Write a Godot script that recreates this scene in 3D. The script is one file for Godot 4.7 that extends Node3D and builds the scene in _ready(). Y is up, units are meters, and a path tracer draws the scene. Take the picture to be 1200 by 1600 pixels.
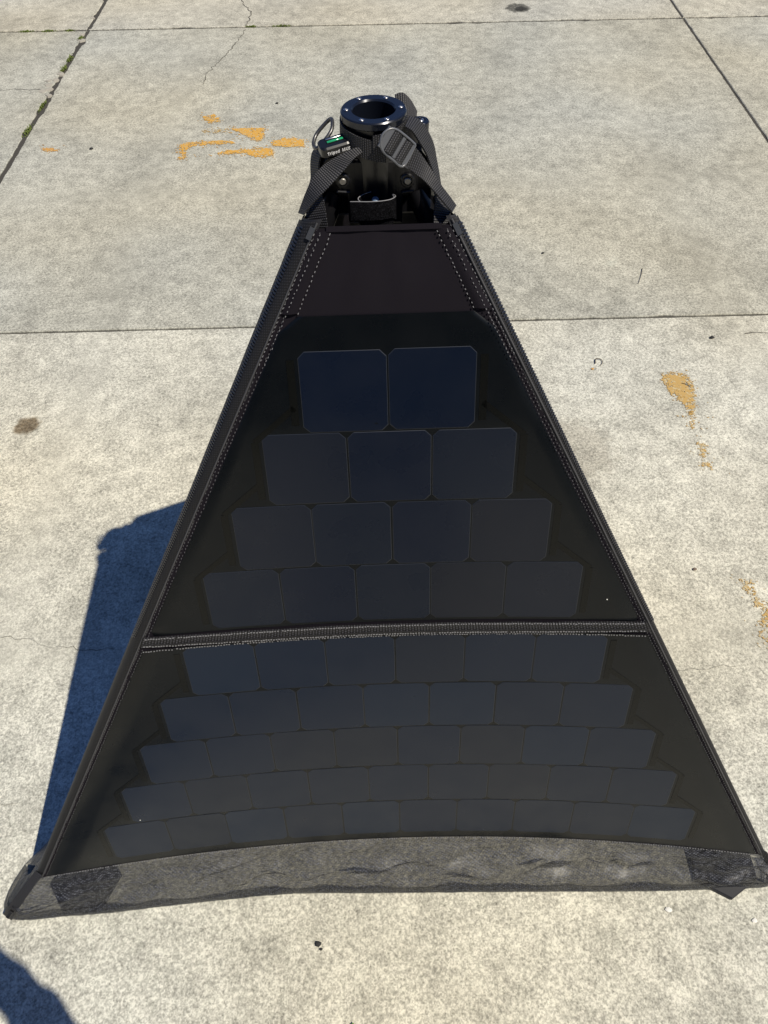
extends Node3D
# A solar panel cover zipped round a tripod, standing on sunlit concrete slabs.
# Metres, y up; the ground's surface is y = 0.

const PO := Vector3(0.0111, 1.3021, -0.8671)   # middle of the top edge of the first row of cells
const PU := Vector3(1.0, 0.0026, -0.0006)      # across the front face
const PV := Vector3(0.0026, -0.9443, 0.3290)   # down the front face
const PW := Vector3(0.0003, -0.3290, -0.9443)  # into the tent
const BASE := Vector3(0.0, 0.0, -0.98)
const AXIS := Vector3(0.002, 0.0, -0.995)
const CORNER_L := 0.024
const CORNER_R := 0.011

var rng := RandomNumberGenerator.new()
var mats := {}
var rough_noise := FastNoiseLite.new()

func _ready() -> void:
	rng.seed = 20
	rough_noise.seed = 4
	rough_noise.frequency = 1.0
	# ---------------------------------------------------------------- camera, sky, sun, exposure
	var cam := Camera3D.new()
	cam.name = "camera"
	var right := Vector3(0.99954, -0.01915, 0.02335)
	var up := Vector3(0.03020, 0.63378, -0.77293)
	var back := Vector3(0.0, 0.77328, 0.63407)
	cam.transform = Transform3D(Basis(right, up, back).orthonormalized(), Vector3(0, 2.0, 0))
	cam.fov = 66.51
	cam.near = 0.02
	cam.far = 400.0
	add_child(cam)
	cam.current = true
	var sky_mat := ProceduralSkyMaterial.new()
	sky_mat.sky_top_color = Color(0.24, 0.345, 0.545)
	sky_mat.sky_horizon_color = Color(0.49, 0.58, 0.70)
	sky_mat.sky_curve = 0.12
	sky_mat.ground_bottom_color = Color(0.5, 0.48, 0.44)
	sky_mat.ground_horizon_color = Color(0.55, 0.55, 0.52)
	sky_mat.sun_angle_max = 8.0
	var sky := Sky.new()
	sky.sky_material = sky_mat
	var env := Environment.new()
	env.background_mode = Environment.BG_SKY
	env.sky = sky
	env.background_energy_multiplier = 1.0
	env.ambient_light_source = Environment.AMBIENT_SOURCE_SKY
	env.tonemap_mode = Environment.TONE_MAPPER_LINEAR
	env.tonemap_exposure = 1.12
	env.sdfgi_enabled = true
	env.ssao_enabled = true
	env.ssil_enabled = true
	var we := WorldEnvironment.new()
	we.name = "world_environment"
	we.environment = env
	add_child(we)
	var sun := DirectionalLight3D.new()
	sun.name = "sun"
	sun.light_energy = 1.45
	sun.light_color = Color(1.0, 0.965, 0.90)
	sun.light_angular_distance = 0.5
	sun.shadow_enabled = true
	var to_sun := Vector3(0.559, 1.0, 0.366).normalized()
	sun.transform = Transform3D(Basis.looking_at(-to_sun, Vector3.UP), Vector3(4, 8, 3))
	add_child(sun)
	# ---------------------------------------------------------------- setting, then things
	make_materials()
	build_ground()
	build_paint()
	build_cover()
	build_tripod()
	build_litter()
	build_workshop()
	build_photographer()

# ==================================================================== helpers
func tag(o: Node, label := "", category := "", group := "", kind := "") -> void:
	if label != "":
		o.set_meta("label", label)
	if category != "":
		o.set_meta("category", category)
	if group != "":
		o.set_meta("group", group)
	if kind != "":
		o.set_meta("kind", kind)

func begin() -> SurfaceTool:
	var st := SurfaceTool.new()
	st.begin(Mesh.PRIMITIVE_TRIANGLES)
	return st

func build(st: SurfaceTool, called: String, m: Material, parent: Node, offset := Vector3.ZERO, tangents := false) -> MeshInstance3D:
	st.index()
	st.generate_normals()
	if tangents:
		st.generate_tangents()
	var o := MeshInstance3D.new()
	o.name = called
	o.mesh = st.commit()
	o.material_override = m
	o.position = offset
	parent.add_child(o, true)
	return o

# corners run counter-clockwise seen from outside
func tri(st: SurfaceTool, a: Vector3, b: Vector3, c: Vector3, ua := Vector2.ZERO, ub := Vector2.ZERO, uc := Vector2.ZERO) -> void:
	st.set_uv(ua)
	st.add_vertex(a)
	st.set_uv(uc)
	st.add_vertex(c)
	st.set_uv(ub)
	st.add_vertex(b)

func quad(st: SurfaceTool, a: Vector3, b: Vector3, c: Vector3, d: Vector3, ua := Vector2.ZERO, ub := Vector2.ZERO, uc := Vector2.ZERO, ud := Vector2.ZERO) -> void:
	tri(st, a, b, c, ua, ub, uc)
	tri(st, a, c, d, ua, uc, ud)

# a box by its centre, half sizes and axes
func box(st: SurfaceTool, c: Vector3, h: Vector3, bas := Basis.IDENTITY) -> void:
	st.set_smooth_group(-1)
	for ax in 3:
		for s in [-1.0, 1.0]:
			var n: Vector3 = bas[ax] * h[ax] * s
			var p: Vector3 = bas[(ax + 1) % 3] * h[(ax + 1) % 3]
			var q: Vector3 = bas[(ax + 2) % 3] * h[(ax + 2) % 3] * s
			quad(st, c + n - p - q, c + n + p - q, c + n + p + q, c + n - p + q, Vector2(0, 0), Vector2(1, 0), Vector2(1, 1), Vector2(0, 1))

# a box whose edges are chamfered: an outline prism with a chamfer round both faces
func slab_prism(st: SurfaceTool, outline: PackedVector2Array, at: Vector3, bas: Basis, depth: float, bevel: float) -> void:
	st.set_smooth_group(-1)
	var poly := outline
	if not Geometry2D.is_polygon_clockwise(poly):
		poly = poly.duplicate()
		poly.reverse()
	poly.reverse()   # counter-clockwise now (as Godot sees it), x right y up
	if Geometry2D.is_polygon_clockwise(poly):
		pass
	var area := 0.0
	for i in poly.size():
		var a := poly[i]
		var b := poly[(i + 1) % poly.size()]
		area += a.x * b.y - b.x * a.y
	if area < 0:
		poly.reverse()
	var ins := PackedVector2Array()
	for i in poly.size():
		var p := poly[(i + poly.size() - 1) % poly.size()]
		var c := poly[i]
		var n := poly[(i + 1) % poly.size()]
		var e1 := (c - p).normalized()
		var e2 := (n - c).normalized()
		var n1 := Vector2(-e1.y, e1.x)
		var n2 := Vector2(-e2.y, e2.x)
		var m := (n1 + n2).normalized()
		ins.append(c + m * bevel / maxf(0.4, m.dot(n1)))
	var put := func(v: Vector2, z: float) -> Vector3: return at + bas.x * v.x + bas.y * v.y + bas.z * z
	var h := depth * 0.5
	var idx := Geometry2D.triangulate_polygon(ins)
	for k in range(0, idx.size(), 3):
		var a := ins[idx[k]]
		var b := ins[idx[k + 1]]
		var c := ins[idx[k + 2]]
		if (b - a).cross(c - a) < 0:
			var t := b
			b = c
			c = t
		tri(st, put.call(a, h), put.call(b, h), put.call(c, h), a, b, c)
		tri(st, put.call(a, -h), put.call(c, -h), put.call(b, -h), a, c, b)
	for i in poly.size():
		var j := (i + 1) % poly.size()
		quad(st, put.call(poly[i], h - bevel), put.call(poly[j], h - bevel), put.call(ins[j], h), put.call(ins[i], h))
		quad(st, put.call(poly[i], -h + bevel), put.call(poly[j], -h + bevel), put.call(poly[j], h - bevel), put.call(poly[i], h - bevel))
		quad(st, put.call(ins[i], -h), put.call(ins[j], -h), put.call(poly[j], -h + bevel), put.call(poly[i], -h + bevel))

func tube(st: SurfaceTool, pts: Array, radii: Array, n := 12, caps := true) -> void:
	st.set_smooth_group(0)
	var rings := []
	var ref := Vector3(0.31, 0.2, 0.93)
	for i in pts.size():
		var d: Vector3 = (pts[mini(i + 1, pts.size() - 1)] - pts[maxi(i - 1, 0)]).normalized()
		var x := (ref - d * ref.dot(d)).normalized()
		ref = x
		var y := d.cross(x)
		var ring := []
		for k in n:
			var a := TAU * k / n
			ring.append(pts[i] + (x * cos(a) + y * sin(a)) * radii[i])
		rings.append(ring)
	for i in pts.size() - 1:
		for k in n:
			var l := (k + 1) % n
			quad(st, rings[i][k], rings[i][l], rings[i + 1][l], rings[i + 1][k], Vector2(float(k) / n, i), Vector2(float(k + 1) / n, i), Vector2(float(k + 1) / n, i + 1), Vector2(float(k) / n, i + 1))
	if caps:
		st.set_smooth_group(-1)
		for k in n:
			var l := (k + 1) % n
			tri(st, pts[0], rings[0][l], rings[0][k])
			tri(st, pts[-1], rings[-1][k], rings[-1][l])

# profile of (radius, height) from bottom outside upwards; outside lies to the right of travel when going up
func lathe(st: SurfaceTool, prof: Array, c: Vector3, n := 48, flat := true, bas := Basis.IDENTITY) -> void:
	for i in prof.size() - 1:
		st.set_smooth_group(i + 1 if flat else 0)
		for k in n:
			var a := TAU * k / n
			var b := TAU * (k + 1) / n
			var p: Vector2 = prof[i]
			var q: Vector2 = prof[i + 1]
			var pa := c + bas * Vector3(cos(a) * p.x, p.y, -sin(a) * p.x)
			var pb := c + bas * Vector3(cos(b) * p.x, p.y, -sin(b) * p.x)
			var qa := c + bas * Vector3(cos(a) * q.x, q.y, -sin(a) * q.x)
			var qb := c + bas * Vector3(cos(b) * q.x, q.y, -sin(b) * q.x)
			quad(st, pa, pb, qb, qa)

func disc(st: SurfaceTool, c: Vector3, r: float, nrm: Vector3, n := 20) -> void:
	st.set_smooth_group(-1)
	var x := nrm.cross(Vector3(0.3, 0.1, 0.9)).normalized()
	var y := nrm.cross(x)
	for k in n:
		var a := TAU * k / n
		var b := TAU * (k + 1) / n
		tri(st, c, c + (x * cos(a) + y * sin(a)) * r, c + (x * cos(b) + y * sin(b)) * r)

# points of a smooth line through the given ones
func smooth_line(p: Array, per := 6) -> Array:
	var out := []
	for i in p.size() - 1:
		for k in per:
			var t := float(k) / per
			var a: Vector3 = p[maxi(i - 1, 0)]
			var d: Vector3 = p[mini(i + 2, p.size() - 1)]
			out.append(p[i].cubic_interpolate(p[i + 1], a, d, t))
	out.append(p[-1])
	return out

# a band between two edge lines, with thickness; UV in metres across and along
func band(st: SurfaceTool, a_in: Array, b_in: Array, th: float, per := 6) -> void:
	var a := smooth_line(a_in, per)
	var b := smooth_line(b_in, per)
	var n := a.size()
	var up := []
	for i in n:
		var t: Vector3 = ((a[mini(i + 1, n - 1)] + b[mini(i + 1, n - 1)]) - (a[maxi(i - 1, 0)] + b[maxi(i - 1, 0)])).normalized()
		up.append((b[i] - a[i]).cross(t).normalized() * th * 0.5)
	var run := 0.0
	for i in n - 1:
		var w: float = (a[i] - b[i]).length()
		var w2: float = (a[i + 1] - b[i + 1]).length()
		var run2: float = run + ((a[i + 1] + b[i + 1]) - (a[i] + b[i])).length() * 0.5
		var u := [Vector2(0, run), Vector2(w, run), Vector2(w2, run2), Vector2(0, run2)]
		st.set_smooth_group(1)
		quad(st, a[i] + up[i], b[i] + up[i], b[i + 1] + up[i + 1], a[i + 1] + up[i + 1], u[0], u[1], u[2], u[3])
		st.set_smooth_group(2)
		quad(st, b[i] - up[i], a[i] - up[i], a[i + 1] - up[i + 1], b[i + 1] - up[i + 1], u[1], u[0], u[3], u[2])
		st.set_smooth_group(3)
		quad(st, a[i] - up[i], a[i] + up[i], a[i + 1] + up[i + 1], a[i + 1] - up[i + 1], u[0], u[0], u[3], u[3])
		st.set_smooth_group(4)
		quad(st, b[i] + up[i], b[i] - up[i], b[i + 1] - up[i + 1], b[i + 1] + up[i + 1], u[1], u[1], u[2], u[2])
		run = run2
	st.set_smooth_group(-1)
	quad(st, a[0] - up[0], b[0] - up[0], b[0] + up[0], a[0] + up[0])
	quad(st, a[-1] + up[-1], b[-1] + up[-1], b[-1] - up[-1], a[-1] - up[-1])

# a grid of points with rows of columns; the outside is where (next column) x (next row) points away from; flip turns it
func grid(st: SurfaceTool, rows: Array, uvs: Array, flip := false, smooth := 0) -> void:
	st.set_smooth_group(smooth)
	for j in rows.size() - 1:
		for i in rows[j].size() - 1:
			var a: Vector3 = rows[j][i]
			var b: Vector3 = rows[j][i + 1]
			var c: Vector3 = rows[j + 1][i + 1]
			var d: Vector3 = rows[j + 1][i]
			var ua: Vector2 = uvs[j][i]
			var ub: Vector2 = uvs[j][i + 1]
			var uc: Vector2 = uvs[j + 1][i + 1]
			var ud: Vector2 = uvs[j + 1][i]
			if flip:
				quad(st, a, b, c, d, ua, ub, uc, ud)
			else:
				quad(st, d, c, b, a, ud, uc, ub, ua)

# ==================================================================== materials
func lin(r: float, g: float, b: float) -> Color:
	return Color(r, g, b).linear_to_srgb()

func mat(called: String, c: Color, rough := 0.6, metal := 0.0, spec := 0.5) -> StandardMaterial3D:
	var m := StandardMaterial3D.new()
	m.resource_name = called
	m.albedo_color = c
	m.roughness = rough
	m.metallic = metal
	m.metallic_specular = spec
	mats[called] = m
	return m

func noise_bytes(w: int, h: int, kind: int, freq: float, sd: int, oct := 3, ret := -1, gain := 0.5) -> PackedByteArray:
	var n := FastNoiseLite.new()
	n.noise_type = kind
	n.frequency = freq
	n.seed = sd
	n.fractal_octaves = oct
	n.fractal_gain = gain
	if oct <= 1:
		n.fractal_type = FastNoiseLite.FRACTAL_NONE
	if ret >= 0:
		n.cellular_return_type = ret
		n.domain_warp_enabled = true
		n.domain_warp_amplitude = 14.0
		n.domain_warp_frequency = freq * 0.7
	var im := n.get_seamless_image(w, h, false, false, 0.12)
	im.convert(Image.FORMAT_L8)
	return im.get_data()

func make_concrete() -> StandardMaterial3D:
	# fine texture: cement paste, sand grains, pits, crazing
	var s := 2048
	var grain := noise_bytes(s, s, FastNoiseLite.TYPE_SIMPLEX_SMOOTH, 0.085, 11, 4, -1, 0.8)
	var sand := noise_bytes(s, s, FastNoiseLite.TYPE_CELLULAR, 0.24, 15, 1, FastNoiseLite.RETURN_CELL_VALUE)
	# faint broom lines, row by row
	var broom := PackedFloat32Array()
	broom.resize(s)
	for y in s:
		broom[y] = rough_noise.get_noise_1d(y * 0.11) * 0.030 + (-0.06 if rng.randf() < 0.012 else 0.0)
	var grit := noise_bytes(s, s, FastNoiseLite.TYPE_VALUE, 0.45, 12, 1)
	var mid := noise_bytes(s, s, FastNoiseLite.TYPE_SIMPLEX, 0.010, 13, 6, -1, 0.68)
	var craze := noise_bytes(s, s, FastNoiseLite.TYPE_CELLULAR, 0.055, 14, 1, FastNoiseLite.RETURN_DISTANCE2_SUB)
	var lut_pit := PackedFloat32Array()
	lut_pit.resize(256)
	for i in 256:
		lut_pit[i] = clampf((46.0 - i) / 30.0, 0.0, 1.0)
	var out := PackedByteArray()
	out.resize(s * s * 3)
	var hgt := PackedByteArray()
	hgt.resize(s * s)
	var k := 0
	for i in s * s:
		var g := grain[i]
		var m := mid[i]
		var v := 0.865 + (g - 128) * 0.00135 + (sand[i] - 128) * 0.00048 + (grit[i] - 128) * 0.0010 + (m - 128) * 0.0008
		v += broom[i >> 11] * clampf((m - 70) * 0.012, 0.0, 1.0)
		var c := craze[i]
		if c < 9 and m > 120:
			v -= (9 - c) * 0.011 * minf(1.0, (m - 120) * 0.03)
		var p := lut_pit[g]
		v -= p * 0.16
		if g > 200:
			v += (g - 200) * 0.0040
		v = clampf(v, 0.0, 1.0) * 255.0
		out[k] = int(v)
		out[k + 1] = int(v * 0.986)
		out[k + 2] = int(v * (0.94 - p * 0.06))
		k += 3
		hgt[i] = clampi(int(128 + (g - 128) * 0.5 + (sand[i] - 128) * 0.2 + (grit[i] - 128) * 0.25 - p * 60.0), 0, 255)
	var img := Image.create_from_data(s, s, false, Image.FORMAT_RGB8, out)
	var himg := Image.create_from_data(s, s, false, Image.FORMAT_L8, hgt)
	# broad texture: damp and dirt blotches, tyre streaks, brush marks, two round stains
	var w := 1024
	var b1 := noise_bytes(w, w, FastNoiseLite.TYPE_SIMPLEX, 0.006, 21, 5)
	var b2 := noise_bytes(w, w, FastNoiseLite.TYPE_SIMPLEX, 0.016, 22, 5, -1, 0.65)
	var b3 := noise_bytes(w, w, FastNoiseLite.TYPE_SIMPLEX, 0.0035, 23, 2)
	var b4 := noise_bytes(w, w, FastNoiseLite.TYPE_SIMPLEX, 0.07, 24, 3)
	var out2 := PackedByteArray()
	out2.resize(w * w * 3)
	k = 0
	for y in w:
		for x in w:
			var i := y * w + x
			var a := (b1[i] - 128) / 128.0
			var b := (b2[i] - 128) / 128.0
			var e := (b4[i] - 128) / 128.0
			var t := 0.935 + a * 0.035 + b * 0.042 + e * 0.035
			var warm := (b3[i] - 128) / 128.0 * 0.018 + 0.006
			# dark smudges of old dirt where two noises agree
			var dirt := clampf((-a - b * 0.7 - 0.35) * 1.6, 0.0, 1.0)
			t -= dirt * 0.03
			out2[k] = clampi(int((t + warm) * 255.0), 0, 255)
			out2[k + 1] = clampi(int((t + warm * 0.3) * 255.0), 0, 255)
			out2[k + 2] = clampi(int((t - warm) * 255.0), 0, 255)
			k += 3
	var macro := Image.create_from_data(w, w, false, Image.FORMAT_RGB8, out2)
	for spot in [[Vector2(-1.312, -2.104), 0.050, Color(0.50, 0.44, 0.37), 5], [Vector2(1.035, -6.152), 0.085, Color(0.45, 0.45, 0.45), 6], [Vector2(1.06, -6.13), 0.05, Color(0.5, 0.5, 0.5), 7], [Vector2(0.66, -1.9), 0.16, Color(0.86, 0.85, 0.84), 8]]:
		stain(macro, spot[0], spot[1], spot[2], spot[3])
	# dirt that has gathered along the open joints
	for x in range(-330, 330):
		var fx := x * 0.01
		for q in 3:
			var d := rng.randfn(0.0, 0.045)
			smudge(macro, Vector2(fx + rng.randf() * 0.01, -2.648 + fx * 0.0085 + d), 0.93 - 0.05 * rng.randf())
			smudge(macro, Vector2(fx + rng.randf() * 0.01, -5.927 + fx * 0.02 + d), 0.94 - 0.05 * rng.randf())
	for z in range(-680, -60):
		var fz := z * 0.01
		for q in 2:
			smudge(macro, Vector2(-1.935 + rng.randfn(0.0, 0.05), fz), 0.92 - 0.05 * rng.randf())
			smudge(macro, Vector2(2.105 + rng.randfn(0.0, 0.05), fz), 0.92 - 0.05 * rng.randf())
	img.generate_mipmaps()
	macro.generate_mipmaps()
	var m := mat("concrete", lin(0.79, 0.80, 0.755), 0.93, 0.0, 0.35)
	m.albedo_texture = ImageTexture.create_from_image(img)
	m.detail_enabled = true
	m.detail_blend_mode = BaseMaterial3D.BLEND_MODE_MUL
	m.detail_uv_layer = BaseMaterial3D.DETAIL_UV_2
	m.detail_albedo = ImageTexture.create_from_image(macro)
	m.heightmap_enabled = true
	m.heightmap_texture = ImageTexture.create_from_image(himg)
	m.heightmap_scale = 0.11
	# the slabs were poured at different times: two greyer mixes
	for mix in 2:
		var other: StandardMaterial3D = m.duplicate()
		other.albedo_color = [lin(0.625, 0.638, 0.605), lin(0.68, 0.685, 0.650)][mix]
		mats["concrete_%d" % (mix + 1)] = other
	return m

const MACRO := 7.6   # metres across the broad texture

func macro_px(p: Vector2) -> Vector2i:
	return Vector2i(int((p.x / MACRO + 0.5) * 1024.0), int(p.y / MACRO * 1024.0 + 1024.0))

func smudge(im: Image, p: Vector2, f: float) -> void:
	var q := macro_px(p)
	if q.x < 0 or q.y < 0 or q.x > 1023 or q.y > 1023:
		return
	var c := im.get_pixelv(q)
	im.set_pixelv(q, Color(c.r * f, c.g * f, c.b * f))

func stain(im: Image, p: Vector2, r: float, c: Color, sd: int) -> void:
	var q := macro_px(p)
	var n := FastNoiseLite.new()
	n.seed = sd
	n.frequency = 0.16
	var rp := int(r / MACRO * 1024.0)
	for y in range(-rp * 2, rp * 2 + 1):
		for x in range(-rp * 2, rp * 2 + 1):
			var d := Vector2(x, y).length() / rp + n.get_noise_2d(x, y) * 0.35
			var k := clampf((1.15 - d) * 3.0, 0.0, 1.0) * (0.8 + 0.3 * n.get_noise_2d(x * 3.0, y * 3.0))
			var at := q + Vector2i(x, y)
			if k > 0 and at.x >= 0 and at.y >= 0 and at.x < 1024 and at.y < 1024:
				var o := im.get_pixelv(at)
				im.set_pixelv(at, o.lerp(Color(o.r * c.r, o.g * c.g, o.b * c.b), k))

func small_texture(w: int, h: int, f: Callable) -> ImageTexture:
	var im := Image.create(w, h, false, Image.FORMAT_RGBA8)
	for y in h:
		for x in w:
			im.set_pixel(x, y, f.call(x, y))
	im.generate_mipmaps()
	return ImageTexture.create_from_image(im)

func make_materials() -> void:
	make_concrete()
	var m: StandardMaterial3D
	mat("joint_dirt", lin(0.050, 0.046, 0.038), 0.95)
	mat("crack_dirt", lin(0.16, 0.15, 0.13), 0.95)
	mat("broken_concrete", lin(0.34, 0.32, 0.27), 0.95)
	mat("ground_far", lin(0.38, 0.37, 0.33), 0.95)
	mat("paint_yellow", lin(0.56, 0.31, 0.055), 0.8)
	mat("paint_worn", lin(0.46, 0.30, 0.10), 0.85)
	mat("paint_thin", lin(0.50, 0.40, 0.22), 0.85)
	mat("paint_brown", lin(0.50, 0.27, 0.07), 0.85)
	mat("moss", lin(0.13, 0.17, 0.035), 0.9)
	# webbing: ribs across the strap
	var n := FastNoiseLite.new()
	n.frequency = 0.3
	var web := func(x: int, y: int) -> Color:
		var row := y / 8
		var v := 0.5 + 0.5 * sin((y % 8) / 8.0 * TAU - 1.57)
		var w := 0.5 + 0.5 * sin(((x + (row % 2) * 4) % 8) / 8.0 * TAU)
		var c := 0.10 + 0.70 * v * (0.35 + 0.65 * w) + 0.12 * n.get_noise_2d(x, y)
		return Color(c, c, c * 1.04)
	var webh := func(x: int, y: int) -> Color:
		var row := y / 8
		var v := 0.5 + 0.5 * sin((y % 8) / 8.0 * TAU - 1.57)
		var w := 0.5 + 0.5 * sin(((x + (row % 2) * 4) % 8) / 8.0 * TAU)
		var c := v * (0.6 + 0.4 * w)
		return Color(c, c, c)
	m = mat("webbing", lin(0.13, 0.13, 0.14), 0.62, 0.0, 0.5)
	m.albedo_texture = small_texture(64, 64, web)
	m.heightmap_enabled = true
	m.heightmap_texture = small_texture(64, 64, webh)
	m.heightmap_scale = 0.06
	m.uv1_scale = Vector3(44, 44, 1)
	# dense woven polyester of the yoke and edges
	var weave := func(x: int, y: int) -> Color:
		var c := 0.75 + 0.2 * (0.5 + 0.5 * sin(x * TAU / 8.0) * sin(y * TAU / 8.0)) + 0.10 * n.get_noise_2d(x * 2.0, y * 2.0)
		return Color(c, c, c)
	m = mat("fabric", lin(0.0135, 0.0112, 0.0165), 0.75, 0.0, 0.25)
	m.albedo_texture = small_texture(64, 64, weave)
	m.uv1_scale = Vector3(60, 60, 1)
	m.heightmap_enabled = true
	m.heightmap_texture = m.albedo_texture
	m.heightmap_scale = 0.02
	m = mat("edge_cloth", lin(0.026, 0.026, 0.030), 0.5, 0.0, 0.5)
	m.albedo_texture = mats.fabric.albedo_texture
	m.uv1_scale = Vector3(60, 60, 1)
	m = mat("tape", lin(0.15, 0.15, 0.16), 0.6, 0.0, 0.5)
	m.albedo_texture = small_texture(64, 64, web)
	m.uv1_scale = Vector3(24, 24, 1)
	m.heightmap_enabled = true
	m.heightmap_texture = small_texture(64, 64, webh)
	m.heightmap_scale = 0.04
	mat("piping", lin(0.06, 0.06, 0.064), 0.5)
	m = mat("zip_tape", lin(0.055, 0.055, 0.060), 0.6)
	m.albedo_texture = mats.tape.albedo_texture
	m.uv1_scale = Vector3(34, 34, 1)
	mat("teeth", lin(0.014, 0.014, 0.016), 0.25, 0.0, 0.7)
	mat("thread", lin(0.20, 0.20, 0.21), 0.6)
	mat("thread_dark", lin(0.085, 0.085, 0.09), 0.6)
	# laminate: a matte clear film over black backsheet, with rubbed streaks in its gloss
	var film := FastNoiseLite.new()
	film.frequency = 0.012
	film.fractal_octaves = 5
	film.seed = 8
	var filmtex := NoiseTexture2D.new()
	filmtex.width = 512
	filmtex.height = 512
	filmtex.seamless = true
	filmtex.noise = film
	filmtex.color_ramp = Gradient.new()
	filmtex.color_ramp.set_color(0, Color(0.62, 0.62, 0.62))
	filmtex.color_ramp.set_color(1, Color(1.0, 1.0, 1.0))
	m = mat("laminate", lin(0.0030, 0.0042, 0.0056), 0.37, 0.0, 0.38)
	m.roughness_texture = filmtex
	m.uv1_scale = Vector3(1.6, 1.6, 1)
	var tones := [[0.0042, 0.0078, 0.0185], [0.0054, 0.0092, 0.0190], [0.0036, 0.0072, 0.0175], [0.0068, 0.0100, 0.0190], [0.0060, 0.0112, 0.0235], [0.0078, 0.0102, 0.0175], [0.0055, 0.0115, 0.0265], [0.0068, 0.0125, 0.0265], [0.0066, 0.0140, 0.0305], [0.0085, 0.0130, 0.0240]]
	for k in tones.size():
		m = mat("cell_%d" % k, lin(tones[k][0], tones[k][1], tones[k][2]), 0.36 + 0.008 * k, 0.0, 0.40)
		m.roughness_texture = filmtex
		m.uv1_scale = Vector3(1.6, 1.6, 1)
	mat("cell_edge", lin(0.012, 0.016, 0.025), 0.4)
	mat("conductor", lin(0.0046, 0.0050, 0.0046), 0.27, 0.0, 0.34)
	# open mesh of the skirt: threads with holes between
	var thread_noise := FastNoiseLite.new()
	thread_noise.frequency = 0.05
	thread_noise.fractal_octaves = 3
	var netting := func(x: int, y: int) -> Color:
		var f := 0.5 + 0.5 * sin((x + y) * TAU / 8.0)
		var g := 0.5 + 0.5 * sin((x - y * 2) * TAU / 16.0)
		var nn := thread_noise.get_noise_2d(x, y * 3.0)
		var c := 0.40 + 0.60 * f * g + 0.45 * nn
		return Color(c, c, c * 1.03, clampf(0.54 + 0.20 * f + 0.35 * nn, 0.0, 1.0))
	m = mat("netting", lin(0.115, 0.122, 0.138), 0.48, 0.0, 0.6)
	m.albedo_texture = small_texture(128, 128, netting)
	m.transparency = BaseMaterial3D.TRANSPARENCY_ALPHA
	m.uv1_scale = Vector3(1.6, 1.6, 1)
	m = mat("hem", lin(0.090, 0.098, 0.115), 0.45, 0.0, 0.6)
	m.albedo_texture = m_tex("netting")
	m.transparency = BaseMaterial3D.TRANSPARENCY_ALPHA
	m.uv1_scale = Vector3(1.6, 1.6, 1)
	# tripod
	mat("anodised", lin(0.010, 0.013, 0.022), 0.22, 0.35, 0.6)
	mat("black_plastic", lin(0.008, 0.008, 0.0095), 0.28, 0.0, 0.5)
	mat("matte_black", lin(0.006, 0.006, 0.007), 0.6, 0.0, 0.4)
	mat("steel", lin(0.50, 0.50, 0.50), 0.3, 1.0)
	mat("dull_steel", lin(0.30, 0.29, 0.27), 0.5, 0.8)
	mat("gun_metal", lin(0.10, 0.10, 0.10), 0.35, 0.7)
	mat("grey_plastic", lin(0.10, 0.105, 0.115), 0.32, 0.0, 0.6)
	mat("tab_grey", lin(0.05, 0.055, 0.065), 0.35)
	mat("dark_rubber", lin(0.014, 0.015, 0.019), 0.6)
	m = mat("loop_pile", lin(0.030, 0.030, 0.036), 0.95, 0.0, 0.12)
	var pile := func(x: int, y: int) -> Color:
		var c := clampf(0.45 + 0.75 * n.get_noise_2d(x * 3.0, y * 3.0) + 0.4 * n.get_noise_2d(x * 9.0, y * 9.0), 0.05, 1.0)
		return Color(c, c, c)
	m.albedo_texture = small_texture(64, 64, pile)
	m.uv1_scale = Vector3(20, 20, 1)
	m = mat("level_green", lin(0.02, 0.30, 0.13), 0.12, 0.0, 0.6)
	mat("white_print", lin(0.75, 0.75, 0.75), 0.6)
	mat("blue_plastic", lin(0.14, 0.20, 0.28), 0.3)
	# litter
	mat("pale_chip", lin(0.72, 0.71, 0.66), 0.9)
	mat("dark_crumb", lin(0.02, 0.02, 0.02), 0.8)
	mat("twig_brown", lin(0.10, 0.08, 0.055), 0.9)
	mat("leaf_green", lin(0.10, 0.20, 0.03), 0.6)
	mat("stone_brown", lin(0.17, 0.13, 0.10), 0.9)
	# shed
	mat("shed_wall", lin(0.065, 0.072, 0.080), 0.6)
	mat("shed_door", lin(0.05, 0.055, 0.06), 0.6)
	mat("shed_roof", lin(0.20, 0.20, 0.20), 0.6)
	# photographer
	mat("shirt", lin(0.03, 0.035, 0.05), 0.9)
	mat("trousers", lin(0.04, 0.042, 0.05), 0.9)
	mat("skin", lin(0.48, 0.28, 0.20), 0.55)
	mat("hair", lin(0.03, 0.02, 0.015), 0.6)
	mat("shoe", lin(0.05, 0.05, 0.05), 0.7)

func m_tex(called: String) -> Texture2D:
	return mats[called].albedo_texture


# ==================================================================== ground
# joint lines: x of a lengthwise joint at a given z, z of a cross joint at a given x
func joint_x(i: int, z: float) -> float:
	return -1.935 + 4.042 * i - 0.009 * (z + 4.5)

func joint_z(j: int, x: float) -> float:
	if j == 1:
		return -5.927 + 0.025 * x
	return -2.648 - 3.279 * j + 0.0085 * x

func gap_x(i: int) -> float:
	return [0.012, 0.0065][i] if i >= 0 and i < 2 else 0.006

func gap_z(j: int) -> float:
	return [0.0050, 0.010][j] if j >= 0 and j < 2 else 0.005

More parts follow.
